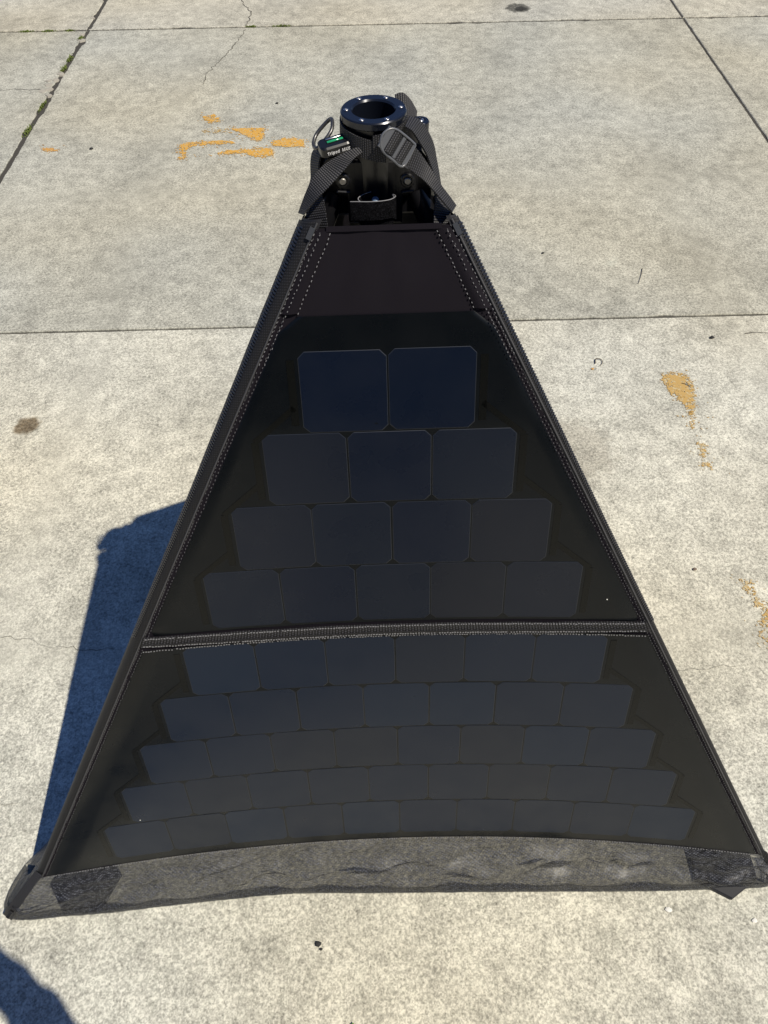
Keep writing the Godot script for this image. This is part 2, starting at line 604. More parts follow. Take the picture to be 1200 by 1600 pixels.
func edge_line(a: Vector2, b: Vector2, inward: Vector2, gap: float, fine: bool, sd: int) -> Array:
	var out := []
	var len := (b - a).length()
	var n := int(len / 0.022) if fine else 1
	for k in n:
		var t := float(k) / n
		var p := a.lerp(b, t)
		var d := gap
		if fine:
			var w := rough_noise.get_noise_2d(p.x * 9.0 + sd * 31.0, p.y * 9.0)
			var chip := maxf(0.0, rough_noise.get_noise_2d(p.x * 3.1 + sd * 17.0 + 50.0, p.y * 3.1) - 0.28)
			d += gap * 0.35 * w + chip * gap * 4.5 + rng.randf() * gap * 0.25
		out.append(p + inward * maxf(d, 0.0012))
	return out

func build_ground() -> void:
	var st := begin()
	st.set_smooth_group(-1)
	var far := 150.0
	quad(st, Vector3(-far, -0.045, far), Vector3(far, -0.045, far), Vector3(far, -0.045, -far), Vector3(-far, -0.045, -far))
	var ground := build(st, "ground", mats.ground_far, self)
	tag(ground, "pale weathered concrete yard laid in large square slabs", "ground", "", "structure")
	for i in range(-4, 4):
		for j in range(-5, 5):
			var fine := i >= -1 and i <= 1 and j >= -1 and j <= 1
			var o := slab(i, j, fine)
			ground.add_child(o, true)
	# dirt packed in the joints a little below the surface
	for i in [0, 1]:
		st = begin()
		st.set_smooth_group(-1)
		for k in 120:
			var z0 := 0.5 - k * 0.075
			var z1 := z0 - 0.075
			var y0 := -0.006 + 0.004 * rough_noise.get_noise_1d(z0 * 9.0)
			var y1 := -0.006 + 0.004 * rough_noise.get_noise_1d(z1 * 9.0)
			quad(st, Vector3(joint_x(i, z0) - 0.06, y0, z0), Vector3(joint_x(i, z0) + 0.06, y0, z0), Vector3(joint_x(i, z1) + 0.06, y1, z1), Vector3(joint_x(i, z1) - 0.06, y1, z1))
		build(st, "joint_filler", mats.joint_dirt, ground)
	for j in [0, 1]:
		st = begin()
		st.set_smooth_group(-1)
		for k in 120:
			var x0 := -4.5 + k * 0.075
			var x1 := x0 + 0.075
			var y0 := -0.0085 + 0.004 * rough_noise.get_noise_1d(x0 * 9.0)
			var y1 := -0.0085 + 0.004 * rough_noise.get_noise_1d(x1 * 9.0)
			quad(st, Vector3(x0, y0, joint_z(j, x0) + 0.05), Vector3(x1, y1, joint_z(j, x1) + 0.05), Vector3(x1, y1, joint_z(j, x1) - 0.05), Vector3(x0, y0, joint_z(j, x0) - 0.05))
		build(st, "joint_filler", mats.joint_dirt, ground)
	# broken edge pieces lying in the wide joint
	for p in [Vector2(-1.955, -5.03), Vector2(-1.972, -5.10), Vector2(-1.95, -5.17), Vector2(-1.985, -5.01), Vector2(-1.94, -5.26), Vector2(-1.93, -5.80), Vector2(-1.945, -5.9), Vector2(-1.94, -6.2), Vector2(-1.99, -5.16), Vector2(-1.935, -4.95)]:
		st = begin()
		shard(st, Vector3(p.x, 0.0, p.y), 0.016 + rng.randf() * 0.022, 0.010)
		build(st, "broken_piece", mats.broken_concrete, ground)
	# moss rooted in the joints
	for a in [[Vector2(-1.935, -5.49), 0.05], [Vector2(-1.937, -5.33), 0.06], [Vector2(-1.937, -4.81), 0.07], [Vector2(-1.938, -4.49), 0.06], [Vector2(-1.94, -5.83), 0.03], [Vector2(-2.349, -5.98), 0.05], [Vector2(-2.193, -5.975), 0.05], [Vector2(-2.05, -5.97), 0.03], [Vector2(-0.599, -5.94), 0.06], [Vector2(-0.8, -5.945), 0.03]]:
		var along_x: bool = absf(a[0].x + 1.937) > 0.05
		var mo := build(moss_shape(a[0], a[1], along_x), "moss", mats.moss, ground)
		mo.set_meta("kind", "stuff")
	# cracks running through the slabs, filled with dirt
	crack(ground, [Vector2(-0.929, -6.468), Vector2(-0.826, -6.208), Vector2(-0.836, -5.942)], 0.007)
	crack(ground, [Vector2(-0.836, -5.90), Vector2(-0.860, -5.775), Vector2(-0.920, -5.487), Vector2(-1.012, -5.221), Vector2(-1.028, -5.035)], 0.004)
	crack(ground, [Vector2(-1.144, -1.196), Vector2(-1.071, -1.202), Vector2(-1.007, -1.174), Vector2(-0.909, -1.158), Vector2(-0.776, -1.149)], 0.0016)
	crack(ground, [Vector2(-3.1, -4.93), Vector2(-2.6, -4.99), Vector2(-2.2, -5.05), Vector2(-1.97, -5.03)], 0.004)
	crack(ground, [Vector2(0.75, -1.05), Vector2(0.86, -1.03), Vector2(0.99, -1.045)], 0.0008)
	crack(ground, [Vector2(-0.95, -0.72), Vector2(-0.99, -0.71), Vector2(-1.1, -0.715)], 0.0014)

func slab(i: int, j: int, fine: bool) -> MeshInstance3D:
	# between lengthwise joints i and i + 1 and cross joints j (near) and j + 1 (far)
	var corner := func(a: int, b: int) -> Vector2:
		var x := joint_x(a, -4.0)
		var z := joint_z(b, x)
		x = joint_x(a, z)
		return Vector2(x, joint_z(b, x))
	var nl: Vector2 = corner.call(i, j)
	var nr: Vector2 = corner.call(i + 1, j)
	var fr: Vector2 = corner.call(i + 1, j + 1)
	var fl: Vector2 = corner.call(i, j + 1)
	# counter-clockwise seen from above (x right, -z up)
	var ring := []
	ring += edge_line(nl, nr, Vector2(0, -1), gap_z(j), fine, 1 + i * 7 + j)
	ring += edge_line(nr, fr, Vector2(-1, 0), gap_x(i + 1), fine, 2 + i * 5 + j)
	ring += edge_line(fr, fl, Vector2(0, 1), gap_z(j + 1), fine, 3 + i * 3 + j)
	ring += edge_line(fl, nl, Vector2(1, 0), gap_x(i), fine, 4 + i + j * 9)
	var mid := (nl + nr + fr + fl) * 0.25
	var lift := rng.randf_range(-0.0008, 0.0008)
	var inner := []
	for p in ring:
		var v: Vector2 = p
		var into := Vector2(clampf((mid.x - v.x) * 4.0, -1.0, 1.0), clampf((mid.y - v.y) * 4.0, -1.0, 1.0))
		inner.append(v + into * 0.004)
	var st := begin()
	var vert := func(v: Vector2, y: float) -> void:
		st.set_uv(Vector2(v.x, v.y) / 2.6)
		st.set_uv2(Vector2(v.x / MACRO + 0.5, v.y / MACRO + 1.0))
		st.add_vertex(Vector3(v.x, y, v.y))
	var flat := PackedVector2Array()
	for v in inner:
		flat.append(Vector2(v.x, -v.y))
	var idx := Geometry2D.triangulate_polygon(flat)
	st.set_smooth_group(-1)
	for k in range(0, idx.size(), 3):
		var a := idx[k]
		var b := idx[k + 1]
		var c := idx[k + 2]
		if (flat[b] - flat[a]).cross(flat[c] - flat[a]) < 0:
			var t := b
			b = c
			c = t
		vert.call(inner[a], lift)
		vert.call(inner[c], lift)
		vert.call(inner[b], lift)
	for k in ring.size():
		var l := (k + 1) % ring.size()
		for step in [[ring[k], lift - 0.003, ring[l], lift - 0.003, inner[l], lift, inner[k], lift], [ring[k], -0.04, ring[l], -0.04, ring[l], lift - 0.003, ring[k], lift - 0.003]]:
			for t in [[0, 2, 1], [0, 3, 2]]:
				for q in t:
					vert.call(step[q * 2], step[q * 2 + 1])
	st.index()
	st.generate_normals()
	st.generate_tangents()
	var o := MeshInstance3D.new()
	o.name = "slab"
	o.mesh = st.commit()
	o.material_override = mats.concrete_1 if j == 0 else (mats.concrete_2 if j == 1 else mats.concrete)
	return o

func shard(st: SurfaceTool, c: Vector3, r: float, h: float) -> void:
	st.set_smooth_group(-1)
	var n := 6
	var low := []
	var top := []
	for k in n:
		var a := TAU * k / n + rng.randf() * 0.7
		var rr := r * rng.randf_range(0.65, 1.1)
		low.append(c + Vector3(cos(a) * rr, -h * 0.6, -sin(a) * rr))
		top.append(c + Vector3(cos(a) * rr * 0.8, h * rng.randf_range(0.05, 0.5), -sin(a) * rr * 0.8))
	var mid := c + Vector3(0, h * 0.4, 0)
	for k in n:
		var l := (k + 1) % n
		quad(st, low[k], low[l], top[l], top[k])
		tri(st, mid, top[k], top[l])

func moss_shape(p: Vector2, r: float, along_x: bool) -> SurfaceTool:
	var st := begin()
	st.set_smooth_group(-1)
	for k in 110:
		var along := rng.randfn(0.0, r * 0.5)
		var across := rng.randfn(0.0, 0.007)
		var c := Vector3(p.x + (along if along_x else across), -0.006, p.y + (across if along_x else along))
		var a := rng.randf() * TAU
		var hgt := rng.randf_range(0.006, 0.016)
		var d := Vector3(cos(a), 0, sin(a))
		var tip := c + d * rng.randf_range(0.004, 0.010) + Vector3(0, hgt, 0)
		var s := Vector3(-d.z, 0, d.x) * rng.randf_range(0.002, 0.004)
		var m := c.lerp(tip, 0.55) + Vector3(0, 0.003, 0)
		tri(st, c, m + s, tip)
		tri(st, c, tip, m - s)
	return st

func crack(parent: Node, pts: Array, width: float) -> void:
	var st := begin()
	st.set_smooth_group(-1)
	var prev := []
	for i in pts.size() - 1:
		var a: Vector2 = pts[i]
		var b: Vector2 = pts[i + 1]
		var n := maxi(3, int((b - a).length() / 0.014))
		for k in n + (1 if i == pts.size() - 2 else 0):
			var p := a.lerp(b, float(k) / n)
			var side := (b - a).normalized().orthogonal()
			p += side * (rough_noise.get_noise_2d(p.x * 14.0, p.y * 14.0) * 0.018 + rng.randfn(0.0, 0.0015))
			var w := width * clampf(0.75 + 1.1 * rough_noise.get_noise_2d(p.x * 6.0 + 9.0, p.y * 6.0), 0.12, 1.5) * 0.5
			var l := Vector3(p.x - side.x * w, 0.0014, p.y - side.y * w)
			var r := Vector3(p.x + side.x * w, 0.0014, p.y + side.y * w)
			if prev.size():
				quad(st, prev[0], prev[1], r, l)
				quad(st, prev[1], prev[0], l, r)
			prev = [l, r]
	build(st, "crack", mats.crack_dirt, parent)

# ==================================================================== worn paint
func build_paint() -> void:
	var ground := get_node("ground")
	var cl := func(f: Array) -> PackedVector2Array:
		var o := PackedVector2Array()
		for k in range(0, f.size(), 2):
			o.append(Vector2(f[k], f[k + 1]))
		return o
	var marks := [
		[[-1.056, -4.279, -1.006, -4.294, -0.779, -4.306, -0.749, -4.267, -0.982, -4.245, -1.007, -4.203, -0.996, -4.096, -1.030, -4.098], 0.0065, 0.62, "paint_yellow"],
		[[-0.802, -4.444, -0.600, -4.438, -0.603, -4.287, -0.656, -4.298, -0.715, -4.369], 0.0065, 0.80, "paint_yellow"],
		[[-0.857, -4.140, -0.801, -4.183, -0.545, -4.210, -0.529, -4.102, -0.623, -4.101, -0.695, -4.147], 0.0065, 0.70, "paint_yellow"],
		[[-0.557, -4.265, -0.482, -4.309, -0.376, -4.291, -0.372, -4.206, -0.458, -4.204, -0.546, -4.228], 0.0065, 0.85, "paint_yellow"],
		[[-0.974, -4.602, -0.904, -4.625, -0.853, -4.533, -0.928, -4.519], 0.0065, 0.55, "paint_yellow"],
		[[-1.804, -4.264, -1.757, -4.287, -1.700, -4.247, -1.776, -4.222], 0.0065, 0.60, "paint_brown"],
		[[-0.95, -4.44, -0.80, -4.46, -0.78, -4.40, -0.93, -4.38], 0.0065, 0.22, "paint_worn"],
		[[1.077, -2.274, 1.122, -2.291, 1.182, -2.269, 1.183, -2.184, 1.154, -2.081, 1.125, -2.060, 1.112, -2.129, 1.082, -2.165, 1.074, -2.213], 0.0042, 0.62, "paint_worn"],
		[[1.126, -2.071, 1.153, -2.081, 1.118, -1.972, 1.111, -1.994], 0.005, 0.52, "paint_worn"],
		[[1.113, -1.919, 1.156, -1.896, 1.125, -1.856, 1.135, -1.780, 1.098, -1.796, 1.103, -1.867], 0.004, 0.42, "paint_worn"],
		[[1.082, -1.337, 1.117, -1.320, 1.121, -1.247, 1.149, -1.191, 1.116, -1.095, 1.080, -1.103, 1.096, -1.232], 0.004, 0.38, "paint_worn"],
	]
	var nz := FastNoiseLite.new()
	nz.seed = 77
	nz.frequency = 1.0
	nz.fractal_octaves = 3
	for mk in marks:
		var poly: PackedVector2Array = cl.call(mk[0])
		var cell: float = mk[1]
		var lo := poly[0]
		var hi := poly[0]
		for p in poly:
			lo = lo.min(p)
			hi = hi.max(p)
		lo -= Vector2(0.03, 0.03)
		hi += Vector2(0.03, 0.03)
		var nx := int((hi.x - lo.x) / cell)
		var ny := int((hi.y - lo.y) / cell)
		var pt := []
		for y in ny + 1:
			var row := []
			for x in nx + 1:
				row.append(lo + Vector2(x + rng.randf_range(-0.38, 0.38), y + rng.randf_range(-0.38, 0.38)) * cell)
			pt.append(row)
		var st := begin()
		st.set_smooth_group(-1)
		var thin := begin()
		thin.set_smooth_group(-1)
		var any := false
		var any_thin := false
		for y in ny:
			for x in nx:
				for half in 2:
					var a: Vector2 = pt[y][x]
					var b: Vector2 = pt[y][x + 1] if half == 0 else pt[y + 1][x + 1]
					var c: Vector2 = pt[y + 1][x + 1] if half == 0 else pt[y + 1][x]
					var m := (a + b + c) / 3.0
					var inside := 1.0 if Geometry2D.is_point_in_polygon(m, poly) else -1.0
					var d := 9.0
					for k in poly.size():
						d = minf(d, m.distance_to(Geometry2D.get_closest_point_to_segment(m, poly[k], poly[(k + 1) % poly.size()])))
					var sd := clampf(inside * d / 0.03, -1.0, 1.0)
					var w := nz.get_noise_2d(m.x * 16.0, m.y * 26.0) * 0.9 + nz.get_noise_2d(m.x * 70.0 + 5.0, m.y * 90.0) * 1.0 + rng.randfn(0.0, 0.22)
					if sd * 0.42 + (mk[2] - 0.56) * 1.0 * (1.0 if inside > 0 else 0.25) + w * 0.75 > (0.02 if inside > 0 else 0.38):
						var worn := nz.get_noise_2d(m.x * 40.0 + 31.0, m.y * 55.0) + rng.randfn(0.0, 0.15) > (0.30 if mk[2] > 0.5 else 0.0)
						if worn:
							any_thin = true
							tri(thin, Vector3(a.x, 0.0013, a.y), Vector3(c.x, 0.0013, c.y), Vector3(b.x, 0.0013, b.y))
							continue
						any = true
						# raised a millimetre and a half; x right, z towards the viewer
						tri(st, Vector3(a.x, 0.0016, a.y), Vector3(c.x, 0.0016, c.y), Vector3(b.x, 0.0016, b.y))
		if any:
			build(st, "paint_mark", mats[mk[3]], ground)
		if any_thin:
			build(thin, "thin_paint", mats.paint_thin, ground)

# ==================================================================== the cover
func half_width(v: float) -> float:
	return 0.172 + 0.520 * v

func sag(u: float, v: float) -> float:
	if v <= 0.0:
		return 0.0
	var s := maxf(-0.00796 + 0.06839 * v + 0.01517 * v * v, 0.0)
	var h := 0.2 + 0.6 * v
	return s * (1.0 - (u / h) * (u / h))

# a point of the front face: across, down, and out of it
func pp(u: float, v: float, out := 0.0) -> Vector3:
	return PO + PU * u + PV * v + PW * (sag(u, v) - out)

func face_grid(v0: float, v1: float, nv: int, nu: int, out: float, edge: Callable) -> Array:
	var rows := []
	var uvs := []
	for j in nv + 1:
		var v := lerpf(v0, v1, float(j) / nv)
		var e: Vector2 = edge.call(v)
		var row := []
		var uvr := []
		for i in nu + 1:
			var u := lerpf(e.x, e.y, float(i) / nu)
			var slack := clampf((-0.052 - v) / 0.03, 0.0, 1.0) * 0.0030
			row.append(pp(u, v, out + slack * (0.5 + rough_noise.get_noise_2d(u * 14.0 + 3.0, v * 9.0))))
			uvr.append(Vector2(u, v))
		rows.append(row)
		uvs.append(uvr)
	return [rows, uvs]

func corner_point(side: float, v: float, ang: float, extra := 0.0) -> Vector3:
	var r := lerpf(CORNER_L, 0.016, clampf(v / 1.2, 0.0, 1.0)) if side < 0 else CORNER_R
	var e := pp(side * half_width(v), v, 0.0)
	var n := -PW
	return e - n * r + (n * cos(ang) + PU * side * sin(ang)) * (r + extra)

func build_cover() -> void:
	var cover := Node3D.new()
	cover.name = "solar_cover"
	cover.position = BASE
	add_child(cover)
	tag(cover, "black fabric solar panel cover zipped around the tripod, with stepped rows of dark blue cells", "solar panel")
	var off := -BASE
	var edge_full := func(v: float) -> Vector2: return Vector2(-half_width(v), half_width(v))
	# backing cloth of the front face, over its whole height
	var st := begin()
	var g := face_grid(-0.163, 1.208, 60, 24, 0.0, edge_full)
	grid(st, g[0], g[1])
	g = face_grid(-0.163, 1.208, 30, 12, -0.003, edge_full)
	grid(st, g[0], g[1], true)
	build(st, "face_cloth", mats.fabric, cover, off)
	# folded top edge of the yoke
	st = begin()
	var ea := []
	var eb := []
	for k in 9:
		var u := lerpf(-0.074, 0.0745, k / 8.0)
		ea.append(pp(u, -0.1655, 0.0022))
		eb.append(pp(u, -0.1590, 0.0022))
	band(st, ea, eb, 0.003, 2)
	build(st, "yoke_hem", mats.fabric, cover, off)
	# shaped flaps sewn over the upper corners of the yoke
	for s in [-1.0, 1.0]:
		st = begin()
		var rows := []
		var uvs := []
		for j in 9:
			var t := j / 8.0
			var v := lerpf(-0.160, -0.054, t)
			var u0: float = lerpf(0.068, 0.120, t) * s
			var u1: float = (half_width(v) - 0.002) * s
			var row := []
			var uvr := []
			for i in 5:
				var f := i / 4.0
				row.append(pp(lerpf(u0, u1, f), v, 0.0025 + 0.0025 * sin(f * PI) * (0.4 + t)))
				uvr.append(Vector2(lerpf(u0, u1, f) * 0.7 + 2.0, v * 1.3))
			rows.append(row)
			uvs.append(uvr)
		grid(st, rows, uvs, s < 0)
		build(st, "corner_flap", mats.fabric, cover, off)
	# upper and lower laminated panels, each with its cells
	var up_edge := func(v: float) -> Vector2:
		var e := half_width(v) - 0.0105
		var cut := maxf(0.0, (0.022 - (v + 0.0495)))
		var cutb := maxf(0.0, 0.010 - (0.5115 - v))
		return Vector2(-e + cut * 0.75 + cutb * 0.7, e - cut * 0.75 - cutb * 0.7)
	var low_edge := func(v: float) -> Vector2:
		var e := half_width(v) - 0.008
		return Vector2(-e, e)
	var upper := laminate(-0.0495, 0.5115, up_edge, "solar_panel", cover, off)
	var lower := laminate(0.5445, 1.2035, low_edge, "solar_panel", cover, off)
	var picks := [0, 2, 3, 0, 1, 3, 1, 0, 5, 1, 0, 1, 5, 3, 4, 0, 1, 5, 1, 3, 3, 1, 0, 4, 4, 3, 1, 1, 3, 5, 5, 0, 5, 4, 1, 3, 5, 3, 1, 0, 1, 5, 3, 1, 3, 5, 4, 3, 4, 0, 0, 1, 1, 4]
	var k := 0
	for row in 9:
		var n := row + 2
		var v := row * 0.12713 + (0.0396 if row >= 4 else 0.0)
		for c in n:
			var u := (c - n * 0.5) * 0.127 + 0.001
			var cell := solar_cell(u, v, 0.125, "cell_%d" % (picks[k % picks.size()] if row < 4 else [6, 7, 6, 7, 8, 9][picks[k % picks.size()]]))
			k += 1
			cell.position = Vector3.ZERO
			(upper if row < 4 else lower).add_child(cell, true)
		# flat conductor strips beside the ends of the row, under the film
		for s in [-1.0, 1.0]:
			var p: Node3D = upper if row < 4 else lower
			var ue: float = n * 0.0635 * s
			conductor(p, [Vector2(ue + 0.010 * s, v + 0.012), Vector2(ue + 0.010 * s, v + 0.113)], 0.011)
			if row != 3 and row != 8:
				conductor(p, [Vector2(ue + 0.010 * s, v + 0.085), Vector2(ue + 0.074 * s, v + 0.139)], 0.009)
	# bits of grit stuck to the film
	for g2 in [[0.365, 0.462, 0.0010], [-0.555, 1.045, 0.0010]]:
		st = begin()
		box(st, pp(g2[0], g2[1], 0.0032), Vector3(g2[2], g2[2] * 0.6, 0.0006), Basis(PU, -PV, -PW))
		build(st, "grit", mats.pale_chip, upper if g2[1] < 0.52 else lower)
	# the tape that joins the two panels
	st = begin()
	var ta := []
	var tb := []
	for i in 33:
		var f := i / 32.0
		var ua := lerpf(-0.4385, 0.4385, f)
		var wob := 0.0026 * rough_noise.get_noise_1d(ua * 7.0)
		var q := pow(absf(ua) / 0.44, 4.0)
		ta.append(pp(ua, 0.5170 - 0.006 * q + wob, 0.0045 + 0.0008 * rough_noise.get_noise_1d(ua * 23.0)))
		tb.append(pp(ua * 1.02, 0.5415 - 0.009 * q + wob, 0.0045))
	band(st, ta, tb, 0.003, 2)
	build(st, "joining_tape", mats.tape, cover, off)
	st = begin()
	var ra := []
	var rb := []
	for i in 33:
		var ua := lerpf(-0.442, 0.442, i / 32.0)
		var wob := 0.0022 * rough_noise.get_noise_1d(ua * 14.0 + 40.0)
		var q := pow(absf(ua) / 0.44, 4.0) * 0.008
		ra.append(pp(ua, 0.5335 + wob - q, 0.0072))
		rb.append(pp(ua, 0.5362 + wob - q, 0.0060))
	band(st, ra, rb, 0.0016, 2)
	build(st, "tape_fold", mats.matte_black, cover, off)
	# corners: rolled edge binding with zip tape and teeth
	for s in [-1.0, 1.0]:
		st = begin()
		var rows := []
		var uvs := []
		var nv := 70
		for j in nv + 1:
			var v := lerpf(-0.174, 1.212, float(j) / nv)
			var row := []
			var uvr := []
			for i in 11:
				var a := deg_to_rad(-8.0 + 128.0 * i / 10.0)
				var bump := 0.0016 * rough_noise.get_noise_2d(v * 16.0, i * 0.4 + s * 5.0)
				row.append(corner_point(s, v, a, bump))
				uvr.append(Vector2(a * 0.026, v))
			rows.append(row)
			uvs.append(uvr)
		grid(st, rows, uvs, s < 0)
		build(st, "edge_binding", mats.edge_cloth, cover, off)
		zipper(cover, off, s)
	# stitching
	stitches(cover, off)
	# the two faces turned away from the photograph
	for s in [-1.0, 1.0]:
		side_face(cover, off, s)
	skirt(cover, off)
	straps(cover, off)

func laminate(v0: float, v1: float, edge: Callable, called: String, parent: Node, off: Vector3) -> MeshInstance3D:
	var st := begin()
	var vs := []
	var n := 40
	for d in [0.0, 0.004, 0.0065, 0.015, 0.022]:
		vs.append(v0 + d)
	for j in n:
		vs.append(lerpf(v0 + 0.03, v1 - 0.012, float(j) / (n - 1)))
	for d in [0.008, 0.004, 0.0]:
		vs.append(v1 - d)
	var rows := []
	var uvs := []
	for v in vs:
		var e: Vector2 = edge.call(v)
		var row := []
		var uvr := []
		row.append(pp(e.x - 0.0012, v, 0.0002))
		uvr.append(Vector2(e.x, v))
		for i in 25:
			var u := lerpf(e.x, e.y, i / 24.0)
			var ripple := 0.0005 * rough_noise.get_noise_2d(u * 5.0, v * 5.0)
			row.append(pp(u, v, 0.0014 + ripple))
			uvr.append(Vector2(u, v))
		row.append(pp(e.y + 0.0012, v, 0.0002))
		uvr.append(Vector2(e.y, v))
		rows.append(row)
		uvs.append(uvr)
	grid(st, rows, uvs)
	return build(st, called, mats.laminate, parent, off)

# one cell: a thin plate with cut corners that follows the face
func solar_cell(u0: float, v0: float, s: float, m: String) -> MeshInstance3D:
	var st := begin()
	var rim := begin()
	rim.set_smooth_group(-1)
	var c := 0.0095
	var outer := [Vector2(c, 0), Vector2(s * 0.5, 0), Vector2(s - c, 0), Vector2(s, c), Vector2(s, s * 0.5), Vector2(s, s - c), Vector2(s - c, s), Vector2(s * 0.5, s), Vector2(c, s), Vector2(0, s - c), Vector2(0, s * 0.5), Vector2(0, c)]
	var jit := Vector2(rng.randf_range(-0.0005, 0.0005), rng.randf_range(-0.0005, 0.0005))
	var lift := rng.randf_range(0.0, 0.0002)
	var mid := Vector2(s, s) * 0.5
	var at := func(p: Vector2, out: float) -> Vector3: return pp(u0 + jit.x + p.x, v0 + jit.y + p.y, out)
	var uvp := func(p: Vector2) -> Vector2: return Vector2(u0 + p.x, v0 + p.y)
	var n := outer.size()
	for k in n:
		var a: Vector2 = outer[k]
		var b: Vector2 = outer[(k + 1) % n]
		var ai := a.lerp(mid, 0.013)
		var bi := b.lerp(mid, 0.013)
		var am := a.lerp(mid, 0.5)
		var bm := b.lerp(mid, 0.5)
		# seen from the front u runs right and v runs down, so this order is counter-clockwise turned about
		quad(rim, at.call(b, 0.0016), at.call(a, 0.0016), at.call(ai, 0.0019 + lift), at.call(bi, 0.0019 + lift), uvp.call(b), uvp.call(a), uvp.call(ai), uvp.call(bi))
		st.set_smooth_group(1)
		quad(st, at.call(bi, 0.0019 + lift), at.call(ai, 0.0019 + lift), at.call(am, 0.00195 + lift), at.call(bm, 0.00195 + lift), uvp.call(bi), uvp.call(ai), uvp.call(am), uvp.call(bm))
		tri(st, at.call(mid, 0.00195 + lift), at.call(bm, 0.00195 + lift), at.call(am, 0.00195 + lift), uvp.call(mid), uvp.call(bm), uvp.call(am))
	st.index()
	st.generate_normals()
	rim.index()
	rim.generate_normals()
	var o := MeshInstance3D.new()
	o.name = "solar_cell"
	o.mesh = rim.commit(st.commit())
	o.mesh.surface_set_material(0, mats[m])
	o.mesh.surface_set_material(1, mats.cell_edge)
	return o

func conductor(parent: Node, line: Array, w: float) -> void:
	var a: Vector2 = line[0]
	var b: Vector2 = line[1]
	for p in line:
		if absf(p.x) > half_width(p.y) - 0.02:
			return
	var s := (b - a).normalized().orthogonal() * w * 0.5
	var st := begin()
	var ea := []
	var eb := []
	for k in 5:
		var p := a.lerp(b, k / 4.0)
		ea.append(pp(p.x + s.x, p.y + s.y, 0.0018))
		eb.append(pp(p.x - s.x, p.y - s.y, 0.0018))
	band(st, ea, eb, 0.0003, 1)
	build(st, "conductor_strip", mats.conductor, parent)

func zipper(cover: Node, off: Vector3, s: float) -> void:
	# tape down the rolled edge, two rows of teeth on it as far as the joining tape
	var zip := begin()
	var a0 := deg_to_rad(10.0 if s < 0 else 24.0)
	var a1 := deg_to_rad(88.0 if s < 0 else 96.0)
	var rows := []
	var uvs := []
	for j in 61:
		var v := lerpf(-0.172, 1.208, j / 60.0)
		var row := []
		var uvr := []
		for i in 7:
			var a := lerpf(a0, a1, i / 6.0)
			var ridge := 0.0022 * sin(i / 6.0 * PI)
			row.append(corner_point(s, v, a, 0.0014 + ridge))
			uvr.append(Vector2(a * 0.03, v))
		rows.append(row)
		uvs.append(uvr)
	grid(zip, rows, uvs, s < 0)
	var z := build(zip, "zip", mats.zip_tape, cover, off)
	for ang in [a0 - 0.10, a1 + 0.05]:
		var cord := begin()
		var line := []
		var rr := []
		for j in 70:
			line.append(corner_point(s, lerpf(-0.170, 1.205, j / 69.0), ang, 0.0010 + 0.0006 * rough_noise.get_noise_1d(j * 0.9)))
			rr.append(0.0015)
		tube(cord, line, rr, 6)
		build(cord, "piping", mats.piping, z)
	var st := begin()
	var am := (a0 + a1) * 0.5
	var r := CORNER_L if s < 0 else CORNER_R
	var v := -0.165
	var k := 0
	while v < 0.515:
		var which := -1.0 if k % 2 == 0 else 1.0
		var a := am + which * 0.0022 / r
		var p := corner_point(s, v, a, 0.0036)
		var n := (p - corner_point(s, v, a, 0.0)).normalized()
		var d := (corner_point(s, v + 0.01, a, 0.0) - corner_point(s, v, a, 0.0)).normalized()
		var t := n.cross(d).normalized()
		box(st, p, Vector3(0.0026, 0.0010, 0.0012), Basis(t, d, n))
		v += 0.0022
		k += 1
	var teeth := build(st, "zip_teeth", mats.teeth, z)
	teeth.set_meta("kind", "stuff")
	# metal stop at the top, slider and pull at the bottom
	st = begin()
	var p := corner_point(s, -0.158, deg_to_rad(10.0 if s < 0 else 20.0), 0.004)
	var d := (corner_point(s, -0.14, 0.2, 0.0) - corner_point(s, -0.158, 0.2, 0.0)).normalized()
	var n := -PW
	box(st, p, Vector3(0.0035, 0.008, 0.0014), Basis(d.cross(n).normalized(), d, n))
	build(st, "zip_end_tab", mats.tab_grey, cover, off)

func stitch_row(st: SurfaceTool, f: Callable, t0: float, t1: float, pitch: float, size: float) -> void:
	var t := t0
	while t < t1:
		var p: Vector3 = f.call(t)
		var q: Vector3 = f.call(t + 0.004)
		var d := (q - p).normalized()
		var n := -PW
		var x := d.cross(n).normalized()
		var b := Basis(x, d, x.cross(d).normalized())
		if rng.randf() < 0.04:
			t += pitch
			continue
		box(st, p + n * 0.0004 + x * rng.randfn(0.0, 0.0004), Vector3(size * 0.42, size * rng.randf_range(0.7, 1.1), size * 0.5), b)
		t += pitch * rng.randf_range(0.85, 1.15)

